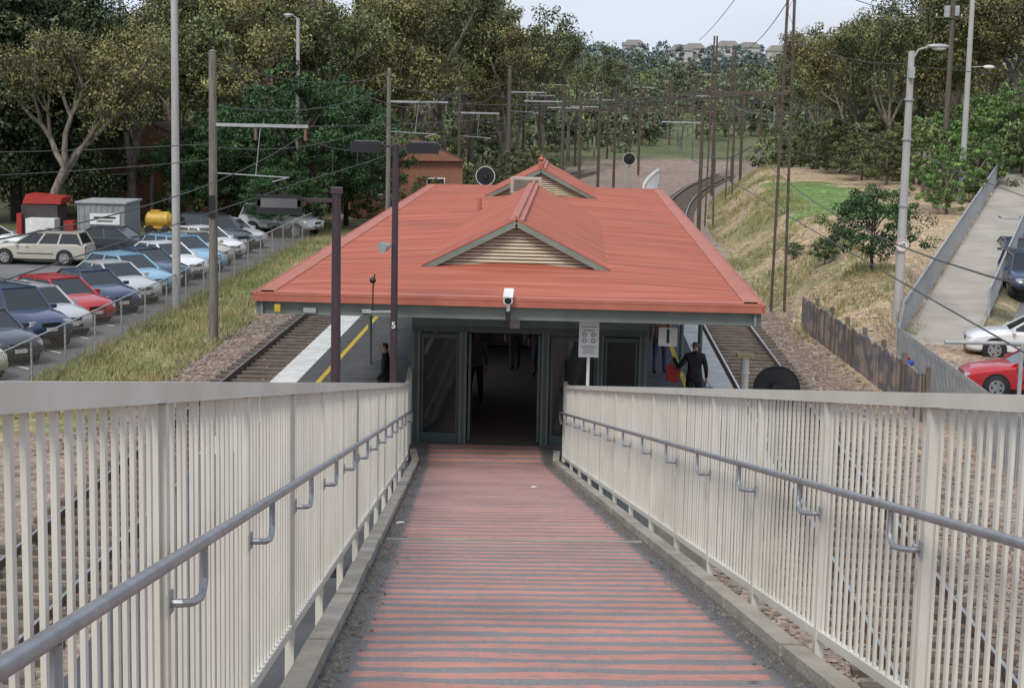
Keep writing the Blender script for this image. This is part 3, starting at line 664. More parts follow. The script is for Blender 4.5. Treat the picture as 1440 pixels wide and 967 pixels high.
# ------------------------------------------------------------------ fences
b=MB(); X=-14.2; z0=-1.25; Hf=1.35
for y in np.arange(38,92,3): b.tube([(X,y,z0),(X,y,z0+Hf)],.03,galvd,6)
b.tube([(X,38,z0+Hf),(X,92,z0+Hf)],.022,galvd,6); b.tube([(X,38,z0+.1),(X,92,z0+.1)],.01,galvd,4)
for y in np.arange(38,92,.16):
    b.beam((X,y,z0+.05),(X,y+Hf,z0+Hf),.003,.007,rust,up=(1,0,0)); b.beam((X+.006,y+Hf,z0+.05),(X+.006,y,z0+Hf),.003,.007,galvd,up=(1,0,0))
b.obj('chain_link_fence')
def rail_line(y0,y1,dx,hh,n,wd):
    b=MB(); yy=list(np.arange(y0,y1,2.0))
    for i,y in enumerate(yy):
        x=pathx(y)+dx; z=pathz(y); b.beam((x,y,z-.2),(x,y,z+hh),.06,.06,galvd)
        if i+1<len(yy):
            q1=yy[i+1]; q=(pathx(q1)+dx,q1,pathz(q1)); b.beam((x,y,z+hh),(q[0],q[1],q[2]+hh),.06,.05,galvd); b.beam((x,y,z+.15),(q[0],q[1],q[2]+.15),.04,.04,galvd)
            for k in range(1,n):
                t=k/n; b.beam((x+(q[0]-x)*t,y+(q1-y)*t,z+(q[2]-z)*t+.15),(x+(q[0]-x)*t,y+(q1-y)*t,z+(q[2]-z)*t+hh-.02),wd,.015,galvd)
    b.obj('path_railing')
rail_line(57,113,-1.3,1.2,15,.03); rail_line(62,113,1.35,1.1,13,.03)
b=MB()
for y in np.arange(36,57.2,.16):
    x=9.6+max(0,y-50)*.21; b.box((x,y,-.55),(.02,.10,1.55),galvd)
b.beam((9.62,36,.05),(9.62,50,.05),.04,.06,galvd); b.beam((9.62,50,.05),(11.1,57,.05),.04,.06,galvd); b.beam((9.62,36,-1.0),(9.62,50,-1.0),.04,.06,galvd)
b.obj('palisade_fence')
b=MB(); y=43.0
while y<59.5:
    x=8.95-(y-43)*.055; h=1.25+random.uniform(-.06,.06)
    b.box((x+random.uniform(-.012,.012),y,-1.3+h/2),(.05,.235,h),graff if random.random()<.75 else wood,Matrix.Rotation(random.uniform(-.03,.03),3,'X')); y+=.25
for y in np.arange(43,59.5,2.4): b.box((8.95-(y-43)*.055+.12,y,-.6),(.12,.12,1.5),wood)
b.beam((9.03,43,-.25),(8.13,59.5,-.25),.05,.1,wood); b.beam((9.03,43,-1.0),(8.13,59.5,-1.0),.05,.1,wood)
b.obj('timber_retaining_fence')
b=MB()
for i in range(12):
    y=108+i*2.0; x=plx(y)[1]-.4; b.beam((x,y,-.5),(x,y,1.3),.1,.1,white)
    x1=plx(y+2)[1]-.4
    for k in range(7): t=k/7; b.beam((x+(x1-x)*t,y+2*t,.1),(x+(x1-x)*t,y+2*t,1.2),.08,.03,white)
    b.beam((x,y,1.1),(x1,y+2,1.1),.05,.08,white)
b.obj('platform_picket_fence')
b=MB(); b.tube([(10.2,46.5,.30),(16.5,46.5,.33)],.055,galvd,10); b.tube([(12.3,46.5,-1.5),(12.3,46.5,.3)],.06,galvd,10); b.tube([(16.5,46.5,-1.5),(16.5,46.5,.33)],.06,galvd,10)
b.obj('height_barrier')
# ------------------------------------------------------------------ cars
def carpaint(c):
    k='car_paint_%02d_%02d_%02d'%tuple(int(v*99) for v in c)
    return M(k,c,tuple(v*.93 for v in c),.28,2,3,coat=.6,spec=.5)
def car(kind,c,X,Y,Z,ang):
    pm=carpaint(c); b=MB(); lift=0; roofz=1.42; belt=.93
    if kind=='sedan': gb=(-1.75,1.0); gr=(-1.05,.22); 
    elif kind=='wagon': gb=(-2.12,1.0); gr=(-1.85,.22); roofz=1.47
    elif kind=='hatch': gb=(-1.98,1.05); gr=(-1.45,.25); roofz=1.45
    else: gb=(-2.15,1.0); gr=(-1.95,.35); lift=.22; roofz=1.78; belt=1.12
    S=[(-2.26,.70,.34,.58,.66),(-2.22,.80,.26,.84,.92),(-1.85,.865,.23,.89,.965),(-1.0,.885,.21,.90,.95),(0,.885,.2,.89,.94),(.95,.88,.21,.86,.935),(1.5,.87,.22,.78,.885),(1.95,.84,.24,.70,.80),(2.18,.76,.27,.60,.70),(2.26,.66,.33,.50,.58)]
    if kind=='suv': S=[(x,w_*1.02,z0+lift,z1*1.18+.05,z2*1.16+.05) for x,w_,z0,z1,z2 in S]
    V=[];n=0
    for x,w_,z0,z1,z2 in S:
        ring=[(w_*.82,z0),(w_*.97,z0+.09),(w_,(z0+z1)/2),(w_*.985,z1),(w_*.86,z2),(w_*.45,z2+.03)]
        full=[(y,z) for y,z in ring]+[(-y,z) for y,z in reversed(ring)]
        n=len(full); V+= [(x,y,z) for y,z in full]
    Fc=[(i*n+k,(i+1)*n+k,(i+1)*n+(k+1)%n,i*n+(k+1)%n) for i in range(len(S)-1) for k in range(n)]
    Fc.append(tuple(range(n))); Fc.append(tuple((len(S)-1)*n+k for k in range(n-1,-1,-1)))
    b.add(V,Fc,pm)
    wb,wr=.80,.60; zb=belt-.02
    base=[(gb[0],-wb+.03),(gb[1],-wb+.05),(gb[1],wb-.05),(gb[0],wb-.03)]; top=[(gr[0],-wr),(gr[1],-wr),(gr[1],wr),(gr[0],wr)]
    bv=[Vector((x,y,zb)) for x,y in base]; tv=[Vector((x,y,roofz-.04)) for x,y in top]
    for i in range(4): b.quad(bv[i],bv[(i+1)%4],tv[(i+1)%4],tv[i],glass)
    rv=[]; 
    for i in range(5):
        for j in range(5):
            u=i/4; v_=j/4; x=gr[0]-.03+(gr[1]-gr[0]+.06)*u; y=(-wr-.02)+(2*wr+.04)*v_
            rv.append((x,y,roofz-.045+.06*(1-(2*v_-1)**4*1)*(1-(2*u-1)**4*.7)))
    b.add(rv,[(i*5+j,(i+1)*5+j,(i+1)*5+j+1,i*5+j+1) for i in range(4) for j in range(4)],pm)
    for i in range(4): b.beam(tv[i],tv[(i+1)%4],.05,.05,pm)
    for i in range(4): b.beam(bv[i],tv[i],.07,.05,pm)
    for t in ((.45,.52),) if kind in('sedan','hatch') else ((.36,.35),(.66,.70)):
        for k,(i0,i1) in enumerate(((0,1),(3,2))):
            q0=bv[i0].lerp(bv[i1],t[0]); q1=tv[i0].lerp(tv[i1],t[1]); s=-1 if k==0 else 1
            b.beam(q0+Vector((0,s*.004,0)),q1+Vector((0,s*.004,0)),.02,.07,pm,up=(1,0,0))
    if kind in('suv','wagon') :
        for s in(-1,1): b.beam((gr[0]+.2,s*.52,roofz+.06),(gr[1]-.2,s*.52,roofz+.06),.03,.03,black)
    rw=.33 if kind!='suv' else .38
    for x in(-1.33,1.38):
        for s in(-1,1):
            yb=.882 if kind!='suv' else .90
            b.tube([(x,s*(yb-.25),rw+.01),(x,s*(yb+.004),rw+.01)],rw*1.18,M('wheel_arch',(.01,.01,.01)),20)
            b.tube([(x,s*(yb-.2),rw),(x,s*(yb+.02),rw),(x,s*(yb+.035),rw)],[rw,rw,rw*.93],rubber,20)
            b.tube([(x,s*(yb+.02),rw),(x,s*(yb+.042),rw)],rw*.66,chrome,16)
            for k in range(5):
                t=2*math.pi*k/5; b.box((x+rw*.42*math.cos(t),s*(yb+.043),rw+rw*.42*math.sin(t)),(.06,.006,.06),rubber)
    f=lift
    hl=M('head_lamp',(.55,.57,.6),(.4,.42,.45),.08)
    for s in(-1,1):
        b.box((2.13,s*.60,.64+f),(.16,.26,.13),hl,Matrix.Rotation(-s*.35,3,'Z')); b.box((-2.2,s*.66,.77+f),(.08,.2,.2),redlamp)
        b.box((.82,s*.93,.97+f*.9),(.1,.18,.12),pm)
        b.box((.0,s*.889 if kind!='suv' else s*.905,.52+f),(3.0*.55,.01,.035),black)
        b.box((.35,s*.89,.80+f*.8),(.14,.012,.025),black)
    b.box((2.235,0,.60+f),(.05,.62,.11),black); b.box((2.26,0,.38+f),(.04,.7,.1),black); b.box((2.285,0,.45+f),(.02,.37,.11),M('number_plate',(.6,.6,.55))); b.box((-2.275,0,.6+f),(.02,.37,.11),M('number_plate',(.6,.6,.55)))
    b.box((0,0,.24+f),(3.6,1.5,.1),black)
    b.obj('parked_car',(X,Y,Z),(0,0,ang),smooth=True)
silver=(.46,.47,.48);dblue=(.025,.045,.10);redc=(.42,.02,.025);whitec=(.72,.73,.73);lblue=(.22,.40,.54);darkg=(.045,.05,.06);gold=(.45,.47,.30);beige=(.42,.39,.32)
row=[('sedan',silver),('sedan',gold),('sedan',darkg),('suv',dblue),('wagon',silver),('hatch',redc),('sedan',dblue),('sedan',silver),('hatch',lblue),('sedan',dblue),('sedan',whitec),('wagon',lblue),('sedan',beige),('sedan',whitec),('suv',darkg),('sedan',silver)]
for i,(k,c) in enumerate(row):
    car(k,c,-17.4+random.uniform(-.2,.2),43.4+i*2.85,zc,math.radians(-42+random.uniform(-3,3)))
car('wagon',(.45,.42,.36),-23.8,75.5,zc,math.radians(178)); car('sedan',darkg,-22.2,79.5,zc,math.radians(170)); car('sedan',whitec,-27.5,79,zc,math.radians(-5))
car('suv',silver,-15.9,92.5,zc,math.radians(-20))
car('sedan',redc,13.45,48.6,-1.47,math.radians(176)); car('sedan',whitec,15.1,55.4,-1.4,math.radians(172)); car('suv',dblue,18.1,68.5,-.86,math.radians(-95)); car('sedan',dblue,19.9,77,-.6,math.radians(-95)); car('wagon',silver,21.6,85,-.35,math.radians(-95))
# ------------------------------------------------------------------ yard things
b=MB(); b.box((0,0,1.05),(2.4,3,2.1),M('shed_grey',(.26,.28,.28),(.20,.215,.215),.6)); b.box((0,0,2.16),(2.6,3.2,.08),galvd)
for k in range(9): b.box((-1.15+k*.285,-1.52,1.05),(.06,.03,2.0),M('shed_grey',(.2,.22,.22)))
b.box((.2,-1.56,1.35),(1.5,.03,.55),white); b.box((.2,-1.58,1.42),(1.1,.01,.09),black); b.box((.2,-1.58,1.25),(.8,.01,.06),black)
b.obj('storage_shed',(-23.6,86,-1.25))
yl=M('machine_yellow',(.55,.36,.05),(.45,.28,.04),.5)
b=MB(); b.tube([(-.75,0,.8),(-.6,0,.8),(.5,0,.8),(.7,0,.8)],[.2,.42,.45,.25],yl,14); b.box((0,0,.4),(1.5,.8,.12),yl)
for x in(-.45,.45):
    for s in(-1,1): b.tube([(x,s*.4,.26),(x,s*.52,.26)],.26,rubber,14)
b.beam((.7,0,.4),(1.6,0,.3),.08,.08,yl); b.box((-.2,0,1.25),(.5,.4,.12),yl); b.obj('compressor_trailer',(-22.5,92,-1.25),smooth=True)
b=MB(); rc=M('skip_red',(.38,.03,.02),(.3,.03,.02),.5); b.box((-.2,.4,1.0),(1.9,1.6,1.5),M('bin_dark',(.05,.04,.04))); b.prism([(-1.1,-.4,1.8),(.9,-.4,1.8),(1.0,-.4,2.15),(-.9,-.4,2.3)],(0,1.7,0),rc); b.box((.1,-.8,.55),(1.5,1.0,1.1),white); b.box((1.3,0,.6),(.5,.8,.7),rc); b.box((-1.2,-.2,.7),(.25,.9,1.2),rc)
b.obj('skip_bin',(-27.5,88,-1.25))
def house(X,Y,z,w_,d,h,rot):
    b=MB(); b.box((0,0,h/2),(w_,d,h),brick); b.prism([(-w_/2-.3,-d/2-.3,h),(w_/2+.3,-d/2-.3,h),(0,-d/2-.3,h+w_*.24)],(0,d+.6,0),M('house_roof',(.12,.07,.055),(.09,.055,.045),.85))
    b.poly([(-w_/2,-d/2-.31,h),(w_/2,-d/2-.31,h),(0,-d/2-.31,h+w_*.22)],brick)
    for x in(-w_*.25,w_*.25): b.box((x,-d/2-.02,h*.55),(1.2,.06,1.1),white); b.box((x,-d/2-.055,h*.55),(1.05,.02,.95),glass)
    b.obj('brick_house',(X,Y,z),(0,0,rot))
house(-11.8,112,-1.2,7,9,3.6,.3); house(-25,108,-1.2,9,8,3.6,-.2)
for X,Y,s in((84,980,1.3),(98,1000,1.2),(60,900,1.1),(30,940,1.2),(110,960,1.2),(45,760,1.0)):
    b=MB(); b.box((0,0,4),(10,8,6),M('rendered_wall',(.5,.48,.44))); b.prism([(-5.5,-4.5,7),(5.5,-4.5,7),(3,-4.5,9.5),(-3,-4.5,9.5)],(0,9,0),M('house_roof2',(.35,.32,.30))); b.box((0,-4.05,5),(2,.1,1.4),glass); b.obj('distant_house',(X,Y,H(X,Y)+3.5),scale=(s,s,s))
# ------------------------------------------------------------------ trees
def leaves_mesh(name,mb,centres,rads,nper,size,lset,flat=.7,droop=.3,seed=0,inner=.25):
    r=np.random.default_rng(seed); C=np.array(centres,float); n=len(C); Rr=np.array(rads,float)
    idx=np.repeat(np.arange(n),nper); d=r.normal(size=(len(idx),3)); d/=np.linalg.norm(d,axis=1)[:,None]
    rad=r.uniform(inner,1,len(idx))**.6; pts=C[idx]+d*(Rr[idx]*rad)[:,None]*np.array([1,1,flat])
    a=r.normal(size=(len(idx),3)); a[:,2]-=droop; a/=np.linalg.norm(a,axis=1)[:,None]
    b_=np.cross(a,d+r.normal(size=d.shape)*.6); b_/=np.linalg.norm(b_,axis=1)[:,None]+1e-9
    s=size*r.uniform(.55,1.3,len(idx)); la=a*s[:,None]; lb=b_*(s*.5)[:,None]
    V=np.stack([pts-la*.5,pts+lb*.5,pts+la*.5,pts-lb*.5],1).reshape(-1,3)
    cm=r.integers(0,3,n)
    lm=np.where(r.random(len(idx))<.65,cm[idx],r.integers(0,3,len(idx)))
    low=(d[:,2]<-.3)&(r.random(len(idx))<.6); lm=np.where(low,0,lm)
    o=len(mb.v); base=len(mb.mats); mats=mb.mats+lset
    nv=o+len(V); F4=np.arange(len(V)).reshape(-1,4)+o
    me=bpy.data.meshes.new(name)
    allv=np.vstack([np.array(mb.v,float).reshape(-1,3),V]); me.vertices.add(nv); me.vertices.foreach_set('co',allv.ravel())
    lf=[len(f) for f in mb.f]; li=[i for f in mb.f for i in f]
    tot=np.array(lf+[4]*len(F4)); loops=np.concatenate([np.array(li,int),F4.ravel()]) if li else F4.ravel()
    me.loops.add(len(loops)); me.loops.foreach_set('vertex_index',loops.astype(np.int32))
    me.polygons.add(len(tot)); st_=np.concatenate([[0],np.cumsum(tot)[:-1]]); me.polygons.foreach_set('loop_start',st_.astype(np.int32))
    mi=np.concatenate([np.array(mb.m,int),lm+base]) if mb.m else lm+base
    for m_ in mats: me.materials.append(m_)
    me.polygons.foreach_set('material_index',mi.astype(np.int32)); me.update(calc_edges=True); me.validate(); return me
def grow(b,p,d,L_,r,dep,cl,R_,bark,spread=.6,up=.15,maxd=4):
    n=3; pts=[p]; q=p.copy(); dd=d.copy()
    for i in range(n):
        dd=(dd+Vector((R_.gauss(0,.13),R_.gauss(0,.13),up*.4+R_.gauss(0,.05)))).normalized(); q=q+dd*L_/n; pts.append(q.copy())
    b.tube(pts,[r,r*.87,r*.75,r*.62],bark,6 if dep else 9,False)
    if dep>=2: cl.append(q.copy())
    if dep>=3: cl.append(pts[2].copy())
    if dep>=maxd: return
    for k in range(R_.choice((2,3,3)) if dep else R_.choice((3,4))):
        az_=R_.uniform(0,2*math.pi); s=R_.uniform(.35,1)*spread
        nd=(dd+Vector((math.cos(az_)*s,math.sin(az_)*s,R_.uniform(-.25,.35)))).normalized()
        grow(b,q if R_.random()<.7 else pts[2],nd,L_*R_.uniform(.6,.85),r*.6,dep+1,cl,R_,bark,spread,up,maxd)
def euc(seed,ht,lset,spread=.65,trunk=.34):
    R_=random.Random(seed); b=MB(); cl=[]
    grow(b,Vector((0,0,-.3)),Vector((R_.gauss(0,.05),R_.gauss(0,.05),1)),ht*trunk,ht*.018,0,cl,R_,bark_e,spread,.2)
    zmax=max(c.z for c in cl); k=ht/zmax
    b.v=[(v[0]*k,v[1]*k,v[2]*k) for v in b.v]; cl=[c*k for c in cl]
    for i in range(int(len(cl)*.45)): 
        c=R_.choice(cl); cl.append(c+Vector((R_.gauss(0,.8),R_.gauss(0,.8),R_.gauss(-1.2,1.0))))
    n=max(30,int(15000/len(cl)))
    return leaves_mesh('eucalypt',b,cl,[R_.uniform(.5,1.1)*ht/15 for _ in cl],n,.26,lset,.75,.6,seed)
def round_tree(seed,ht,wd,lset,z0=.12,bark=bark_d,n=230,tot=17000,size=.28,conic=0,cr=(.35,.8)):
    R_=random.Random(seed); b=MB(); b.tube([(0,0,-.3),(.1,0,ht*.3),(.05,.1,ht*.75)],[ht*.022,ht*.016,ht*.005],bark,8)
    cl=[];rd=[]
    for i in range(n):
        u=R_.uniform(-1,1); t=R_.uniform(0,6.283); s=math.sqrt(1-u*u); rr=R_.uniform(.55,1.0)
        z=ht*(z0+(1-z0)*(u*rr+1)/2); k=(1-conic*((z/ht)))*1.0
        nn=1+.4*mn.noise(Vector((s*math.cos(t)*1.6,s*math.sin(t)*1.6,u*1.6+seed)))
        c=Vector((wd/2*s*rr*math.cos(t)*k*nn,wd/2*s*rr*math.sin(t)*k*nn,z)); cl.append(c); rd.append(R_.uniform(*cr)*ht/9)
        if i%6==0: b.tube([(0,0,max(.2*ht,c.z-.25*ht)),c*.6+Vector((0,0,c.z*.38)),c],[ht*.008,ht*.005,.01],bark,5,False)
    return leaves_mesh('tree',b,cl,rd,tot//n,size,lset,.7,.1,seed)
E=[euc(i*3+1,15,[L_euc,L_olv,L_euc,L_olv,L_euc][i],sp,tk) for i,(sp,tk) in enumerate(((.7,.30),(.85,.26),(.65,.32),(.8,.22),(.75,.28)))]
DK=[round_tree(51,15,8,L_dk,.05,conic=.45,n=360,tot=24000,size=.24,cr=(.25,.6)),round_tree(52,14,7,L_dk,.06,conic=.6,n=320,tot=21000,size=.24,cr=(.25,.6))]
GR=[round_tree(61,9.5,9.5,L_gr,.06,n=380,tot=32000,size=.20,cr=(.3,.65))]
PL=[round_tree(71,5,5.5,L_pale,.02,bark=bark_e,n=150,tot=15000,size=.15,cr=(.3,.7)),round_tree(72,5,6,L_euc,.02,bark=bark_e,n=130,tot=12000,size=.18)]
SM=[round_tree(81,3.2,3.9,L_gr,.10,n=110,tot=13000,size=.10,cr=(.6,1.2))]
def put(me,name,X,Y,s,rz=None,sz=None,dz=0):
    rz=random.uniform(0,6.28) if rz is None else rz
    link(name,me,(X,Y,H(X,Y)+dz),(0,0,rz),None,(s,s,sz or s))
def PX(px,Y): return (px-811)*Y/2400
for px,Y,s in((20,98,1.25),(75,104,1.2),(130,99,1.05),(165,112,.92),(-30,96,1.2),(100,116,1.3),(45,120,1.4)): put(DK[random.randrange(2)],'pine_tree',PX(px,Y),Y,s)
for px,Y,s in((235,104,.85),(285,112,1.05),(330,105,1.0),(380,118,1.05),(250,125,.98),(440,124,.90),(400,130,1.05),(490,128,.87),(200,118,.85),(330,130,1.15),
              (540,140,1.1),(585,132,1.08),(625,140,1.15),(665,150,1.15),(700,146,.98),(610,160,1.3),(650,170,1.3),(730,165,.95),(765,178,.92),(800,190,.82),(560,165,1.2),(700,185,1.15),(755,205,.95),(480,145,.93),(520,150,.95),(185,100,.8),(60,92,.75)):
    put(E[random.randrange(5)],'eucalyptus_tree',PX(px,Y),Y,s*random.uniform(.94,1.04))
for px,Y,s in((425,96,1.0),(490,101,.85),(355,99,.8)): put(GR[0],'broadleaf_tree',PX(px,Y),Y,s)
for px,Y,s in((395,92,.45),(560,98,.5),(300,98,.7),(600,108,.55),(640,118,.6),(690,124,.55),(720,128,.75),(760,135,.8)): put(GR[0] if px<500 else PL[1],'shrub',PX(px,Y),Y,s)
for px,Y,s in((1125,175,.92),(1150,150,.62),(1185,140,.62),(1215,125,.72),(1250,120,.70),(1290,128,.8),(1330,122,.85),(1375,118,.88),(1420,112,.95),(1460,108,.9),(1235,150,.85),(1310,150,1.0),(1400,140,1.1),(1175,168,.65),(1345,135,1.0),(1440,125,1.05),(1205,160,.75)):
    put(E[random.randrange(5)],'eucalyptus_tree',PX(px,Y),Y,s*random.uniform(.95,1.05))
for px,Y,s in((1330,90,.72),(1395,104,1.15),(1345,108,1.2),(1430,103,1.1),(1290,112,.9),(1245,112,.7),(1210,118,.8),(1370,98,.8),(1180,126,.8),(1145,132,.75),(1230,124,1.1),(1275,126,1.2),(1110,140,.6)): put(PL[0 if 1300<px<1440 else 1],'shrub',PX(px,Y),Y,s)
put(SM[0],'small_tree',11.3,64.5,1.0,sz=1.02); put(SM[0],'small_tree',10.3,70,.35); put(SM[0],'shrub',9.8,76,.25)
for px,Y,s in((1130,160,.8),(1090,200,.9),(1060,230,.9),(900,170,.6),(860,190,.7),(930,210,.8),(880,240,1)): 
    if not (-12<PX(px,Y)-off(Y)<9): put(PL[1],'shrub',PX(px,Y),Y,s)
def forest(name,n,y0,y1,xk,lset,ht,leaf,nclump,per,seed,cond=lambda x,y:True,lo=.08):
    r=random.Random(seed); cl=[];rd=[]; b=MB()
    for i in range(n):
        y=math.exp(r.uniform(math.log(y0),math.log(y1))); x=r.uniform(-.38,.30)*y*xk
        if not cond(x,y): continue
        h=ht*r.uniform(.6,1.2); z=H(x,y); wd=h*r.uniform(.3,.55)
        b.beam((x,y,z-1),(x,y,z+h*.6),.2,.2,bark_e)
        for k in range(nclump):
            t=r.uniform(0,6.28); q=math.sqrt(r.random()); zz=r.uniform(lo,1); kk=math.sin(min(1,(1.12-zz)*1.6)*1.57)
            cl.append((x+wd*q*math.cos(t)*kk,y+wd*q*math.sin(t)*kk,z+h*zz)); rd.append(h*.13*r.uniform(.7,1.3))
    me=leaves_mesh(name,b,cl,rd,per,leaf,lset,.8,.2,seed,.1); link(name,me)
cor=lambda x,y: not(-13<x-off(y)<10 and y<235)
forest('distant_trees',360,205,420,1.05,L_far,7.2,.55,18,32,5,cor)
forest('distant_trees',300,215,430,1.05,L_mid,6.5,.55,18,30,9,cor)
forest('distant_trees',60,165,300,1.0,L_gr,5.5,.45,18,36,19,cor)
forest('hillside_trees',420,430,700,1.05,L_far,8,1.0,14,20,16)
forest('hillside_trees',900,620,1200,1.05,L_hill_haze,11,1.4,12,18,6)
forest('undergrowth',300,97,170,1.0,L_euc,4.2,.28,9,50,12,lambda x,y: x<-17 or (x<-9 and y>118) or x>20+ (y-100)*.1)
forest('undergrowth',200,110,215,1.0,L_mid,4.2,.32,9,42,13,lambda x,y: (x-off(y)<-13) or (x-off(y)>12 and y>133))
forest('lineside_shrubs',260,128,225,1.0,L_euc,3.6,.28,9,40,23,lambda x,y: -34<(x-off(y))<-12.5 or 10<(x-off(y))<16 and y>140)
# ------------------------------------------------------------------ grass
def grass(name,n,fn,hmin,hmax,seed):
    r=random.Random(seed); V=[];Fc=[];k=0
    for i in range(n):
        q=fn(r)
        if q is None: continue
        x,y=q; z=H(x,y)-.02
        for j in range(5):
            h=r.uniform(hmin,hmax); a_=r.uniform(0,6.28); w_=.018; dx,dy=math.cos(a_),math.sin(a_); lx,ly=r.gauss(0,.4)*h,r.gauss(0,.4)*h; ox,oy=r.gauss(0,.06),r.gauss(0,.06)
            V+= [(x+ox-dx*w_,y+oy-dy*w_,z),(x+ox+dx*w_,y+oy+dy*w_,z),(x+ox+lx,y+oy+ly,z+h)]; Fc.append((k,k+1,k+2)); k+=3
    me=bpy.data.meshes.new(name); me.from_pydata(V,[],Fc); me.materials.append(grassm); link(name,me)
def fL(r):
    x,y=r.uniform(-14.6,-11),r.uniform(40,95)
    return (x,y) if mn.noise(Vector((x*.6,y*.4,2)))+r.uniform(-.3,.3)>-.05 or r.random()<.2 else None
grass('grass_verge',12000,fL,.06,.30,1)
def fR(r):
    y=r.uniform(57,150); xo=r.uniform(7.6,12.5); x=xo+off(y)
    return (x,y) if mn.noise(Vector((x*.4,y*.2,9)))>.02 or r.random()<.12 else None
grass('dry_grass',9000,fR,.08,.35,2)
b=MB()
for i in range(320):
    y=random.uniform(56,85); x=random.uniform(8.3,min(13,pathx(y)-2)); s=random.uniform(.04,.18); z=H(x,y); rr=[random.uniform(.6,1.3)*s for _ in range(6)]
    b.add([(x+rr[0],y,z),(x,y+rr[1],z),(x-rr[2],y,z),(x,y-rr[3],z),(x+rr[4]*.2,y,z+rr[5]*.7)],[(0,1,4),(1,2,4),(2,3,4),(3,0,4)],M('rock_tan',(.42,.31,.21),(.28,.21,.14),.9,2,4,obj=False))
b.obj('loose_rocks')
b=MB(); b.sphere((9.15,46.2,-.25),(.22,.2,.08),M('blue_plastic',(.02,.06,.35))); b.sphere((9.2,46.6,-.2),(.12,.1,.08),redlamp); b.obj('plastic_rubbish')
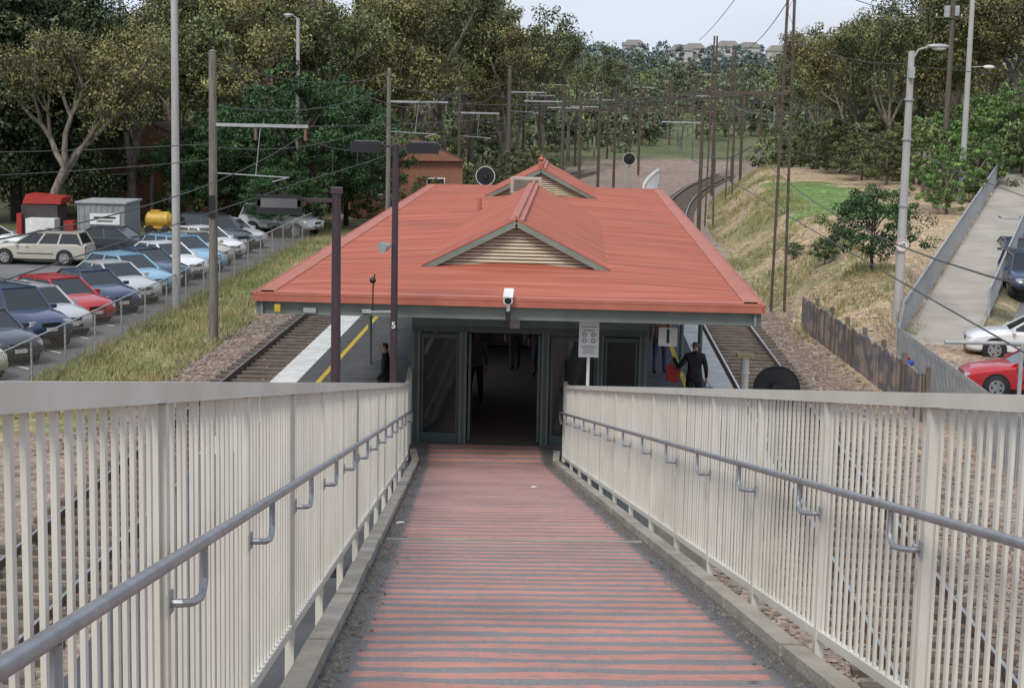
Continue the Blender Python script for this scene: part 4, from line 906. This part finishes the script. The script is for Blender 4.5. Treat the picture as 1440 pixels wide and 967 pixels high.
# ------------------------------------------------------------------ people
def skinned(name,verts,edges,radii,root=0,sub=1):
    me=bpy.data.meshes.new(name); me.from_pydata(verts,edges,[]); o=bpy.data.objects.new(name,me); COL.objects.link(o)
    o.modifiers.new('Skin','SKIN')
    if not me.skin_vertices: return None
    sv=me.skin_vertices[0].data
    for i,r in enumerate(radii):
        rr=r if hasattr(r,'__len__') else (r,r); sv[i].radius=rr; sv[i].use_root=(i==root)
    s=o.modifiers.new('Sub','SUBSURF'); s.levels=sub; s.render_levels=sub
    bpy.context.view_layer.update(); dg=bpy.context.evaluated_depsgraph_get(); m2=bpy.data.meshes.new_from_object(o.evaluated_get(dg)); m2.name=name
    bpy.data.objects.remove(o); return m2
def person(X,Y,Z,ang,top,legs,hair,shoe,step=.0,elbows=((.0,.0),(.0,.0)),bag=None,bag2=None,name='person'):
    e=bpy.data.objects.new(name,None); COL.objects.link(e); e.location=(X,Y,Z); e.rotation_euler=(0,0,ang)
    V=[(0,0,.96),(0,.0,1.14),(0,.0,1.34),(0,-.0,1.47),(0,.01,1.55),(0,.02,1.64),(0,.02,1.71)]; Rr=[(.16,.11),(.145,.105),(.17,.115),(.075,.07),(.055,.055),(.078,.09),(.06,.07)]
    E_=[(0,1),(1,2),(2,3),(3,4),(4,5),(5,6)]
    hands=[]
    for k,s in enumerate((-1,1)):
        b0=len(V); eb=elbows[k]
        V+= [(s*.17,0,1.41),(s*(.235+eb[1]*.2),-.03+eb[0]*.4,1.14),(s*(.25+eb[1]*.4),.04+eb[0],.90+eb[1])]; Rr+= [(.07,.07),(.05,.05),(.034,.034)]; E_+= [(2,b0),(b0,b0+1),(b0+1,b0+2)]; hands.append(V[-1])
        st_=step*s
        b0=len(V); V+= [(s*.10,0,.86),(s*.105,.03+st_*.6,.49),(s*.105,-.03+st_,.10+max(0,-st_)*.25),(s*.11,.12+st_,.05+max(0,-st_)*.12)]; Rr+= [(.095,.10),(.062,.066),(.045,.05),(.045,.035)]; E_+= [(0,b0),(b0,b0+1),(b0+1,b0+2),(b0+2,b0+3)]
    me=skinned('body',V,E_,Rr,0,2)
    for m_ in(top,legs,skin,hair,shoe): me.materials.append(m_)
    for f in me.polygons:
        c=f.center
        i=0
        if c.z>1.50: i=2
        elif c.z<.13 : i=4
        elif c.z<.93 and abs(c.x)<.20: i=1
        elif abs(c.x)>.2 and c.z<.93: i=2
        if c.z>1.60 and c.y<.05+ (c.z-1.66)*.5: i=3
        f.material_index=i; f.use_smooth=True
    link('body',me,parent=e)
    b=MB(); b.sphere((0,.115,1.625),(.014,.02,.022),skin,8,6)
    for s in(-1,1): b.sphere((s*.088,.015,1.63),(.012,.02,.032),skin,8,6); b.sphere((s*.03,.10,1.65),(.012,.008,.007),black,8,6)
    b.box((0,.105,1.585),(.045,.01,.008),redlamp); b.tube([(0,0,1.47),(0,.01,1.515)],[.085,.066],top,12)
    b.tube([(0,0,.90),(0,0,.97)],[.165,.162],top,14,False)
    b.obj('face_and_collar',parent=e,smooth=True)
    for k,s in enumerate((-1,1)):
        wx,wy,wz=hands[k]; HV=[(wx,wy,wz),(wx,wy+.01,wz-.09)]; HR=[(.026,.026),(.034,.018)]; HE=[(0,1)]
        for j,(dy,l) in enumerate(((-.028,.058),(-.01,.07),(.01,.075),(.028,.066))):
            i=len(HV); HV+= [(wx,wy+.01+dy,wz-.105),(wx-s*.012,wy+.012+dy,wz-.105-l*.5),(wx-s*.032,wy+.014+dy,wz-.105-l)]; HR+= [(.010,.010),(.009,.009),(.008,.008)]; HE+= [(1,i),(i,i+1),(i+1,i+2)]
        i=len(HV); HV+= [(wx-s*.005,wy+.045,wz-.06),(wx-s*.015,wy+.055,wz-.10)]; HR+= [(.011,.011),(.009,.009)]; HE+= [(0,i),(i,i+1)]
        hm=skinned('hand',HV,HE,HR,0,1)
        if hm: hm.materials.append(skin); hm.shade_smooth(); link('hand',hm,parent=e)
    for bg_,k in((bag,0),(bag2,1)):
        if bg_:
            wx,wy,wz=hands[k]; b=MB(); top_=wz-.12
            b.prism([(wx-.15,wy-.05,top_-.06),(wx+.15,wy-.05,top_-.06),(wx+.13,wy-.05,top_-.40),(wx+.04,wy-.05,top_-.43),(wx-.13,wy-.05,top_-.38)],(0,.12,0),bg_)
            b.tube([(wx-.1,wy,top_-.06),(wx-.03,wy,top_+.02),(wx+.05,wy,top_+.02),(wx+.1,wy,top_-.06)],.009,bg_,6); b.obj('carried_bag',parent=e)
jac=M('black_jacket',(.014,.014,.016),(.024,.024,.026),.8); jeans=M('jeans',(.055,.08,.14),(.035,.05,.10),.9); redb=M('red_bag',(.5,.02,.02),(.4,.02,.02),.5); blueb=M('blue_bag',(.05,.1,.4),(.04,.08,.3),.5)
shirt=M('shirt_brown',(.24,.12,.09),(.2,.10,.08)); shoe=M('shoe_dark',(.02,.02,.02)); dtr=M('dark_trousers',(.02,.02,.025)); sg=M('grey_shirt',(.16,.16,.17)); hb=M('hair_brown',(.03,.02,.012),(.05,.03,.02),.7,50)
person(2.62,35.5,0,math.radians(4),jac,dtr,hairg,shoe,.10,((.10,.46),(.0,.02)),redb,blueb)
person(2.20,41.5,0,math.radians(-8),shirt,jeans,hb,shoe,.16,((.05,.0),(-.04,.0)))
person(-2.05,36.6,0,math.radians(170),sg,dtr,hb,shoe,.12); person(-1.35,41.5,0,math.radians(20),jac,dtr,hb,shoe,.1); person(-.75,40.7,0,math.radians(160),jac,jeans,hb,shoe,.0)
person(-3.75,34.2,0,math.radians(90),jac,dtr,hb,shoe,.0,((.1,.1),(.1,.1)))
print('OBJS',len(bpy.data.objects))
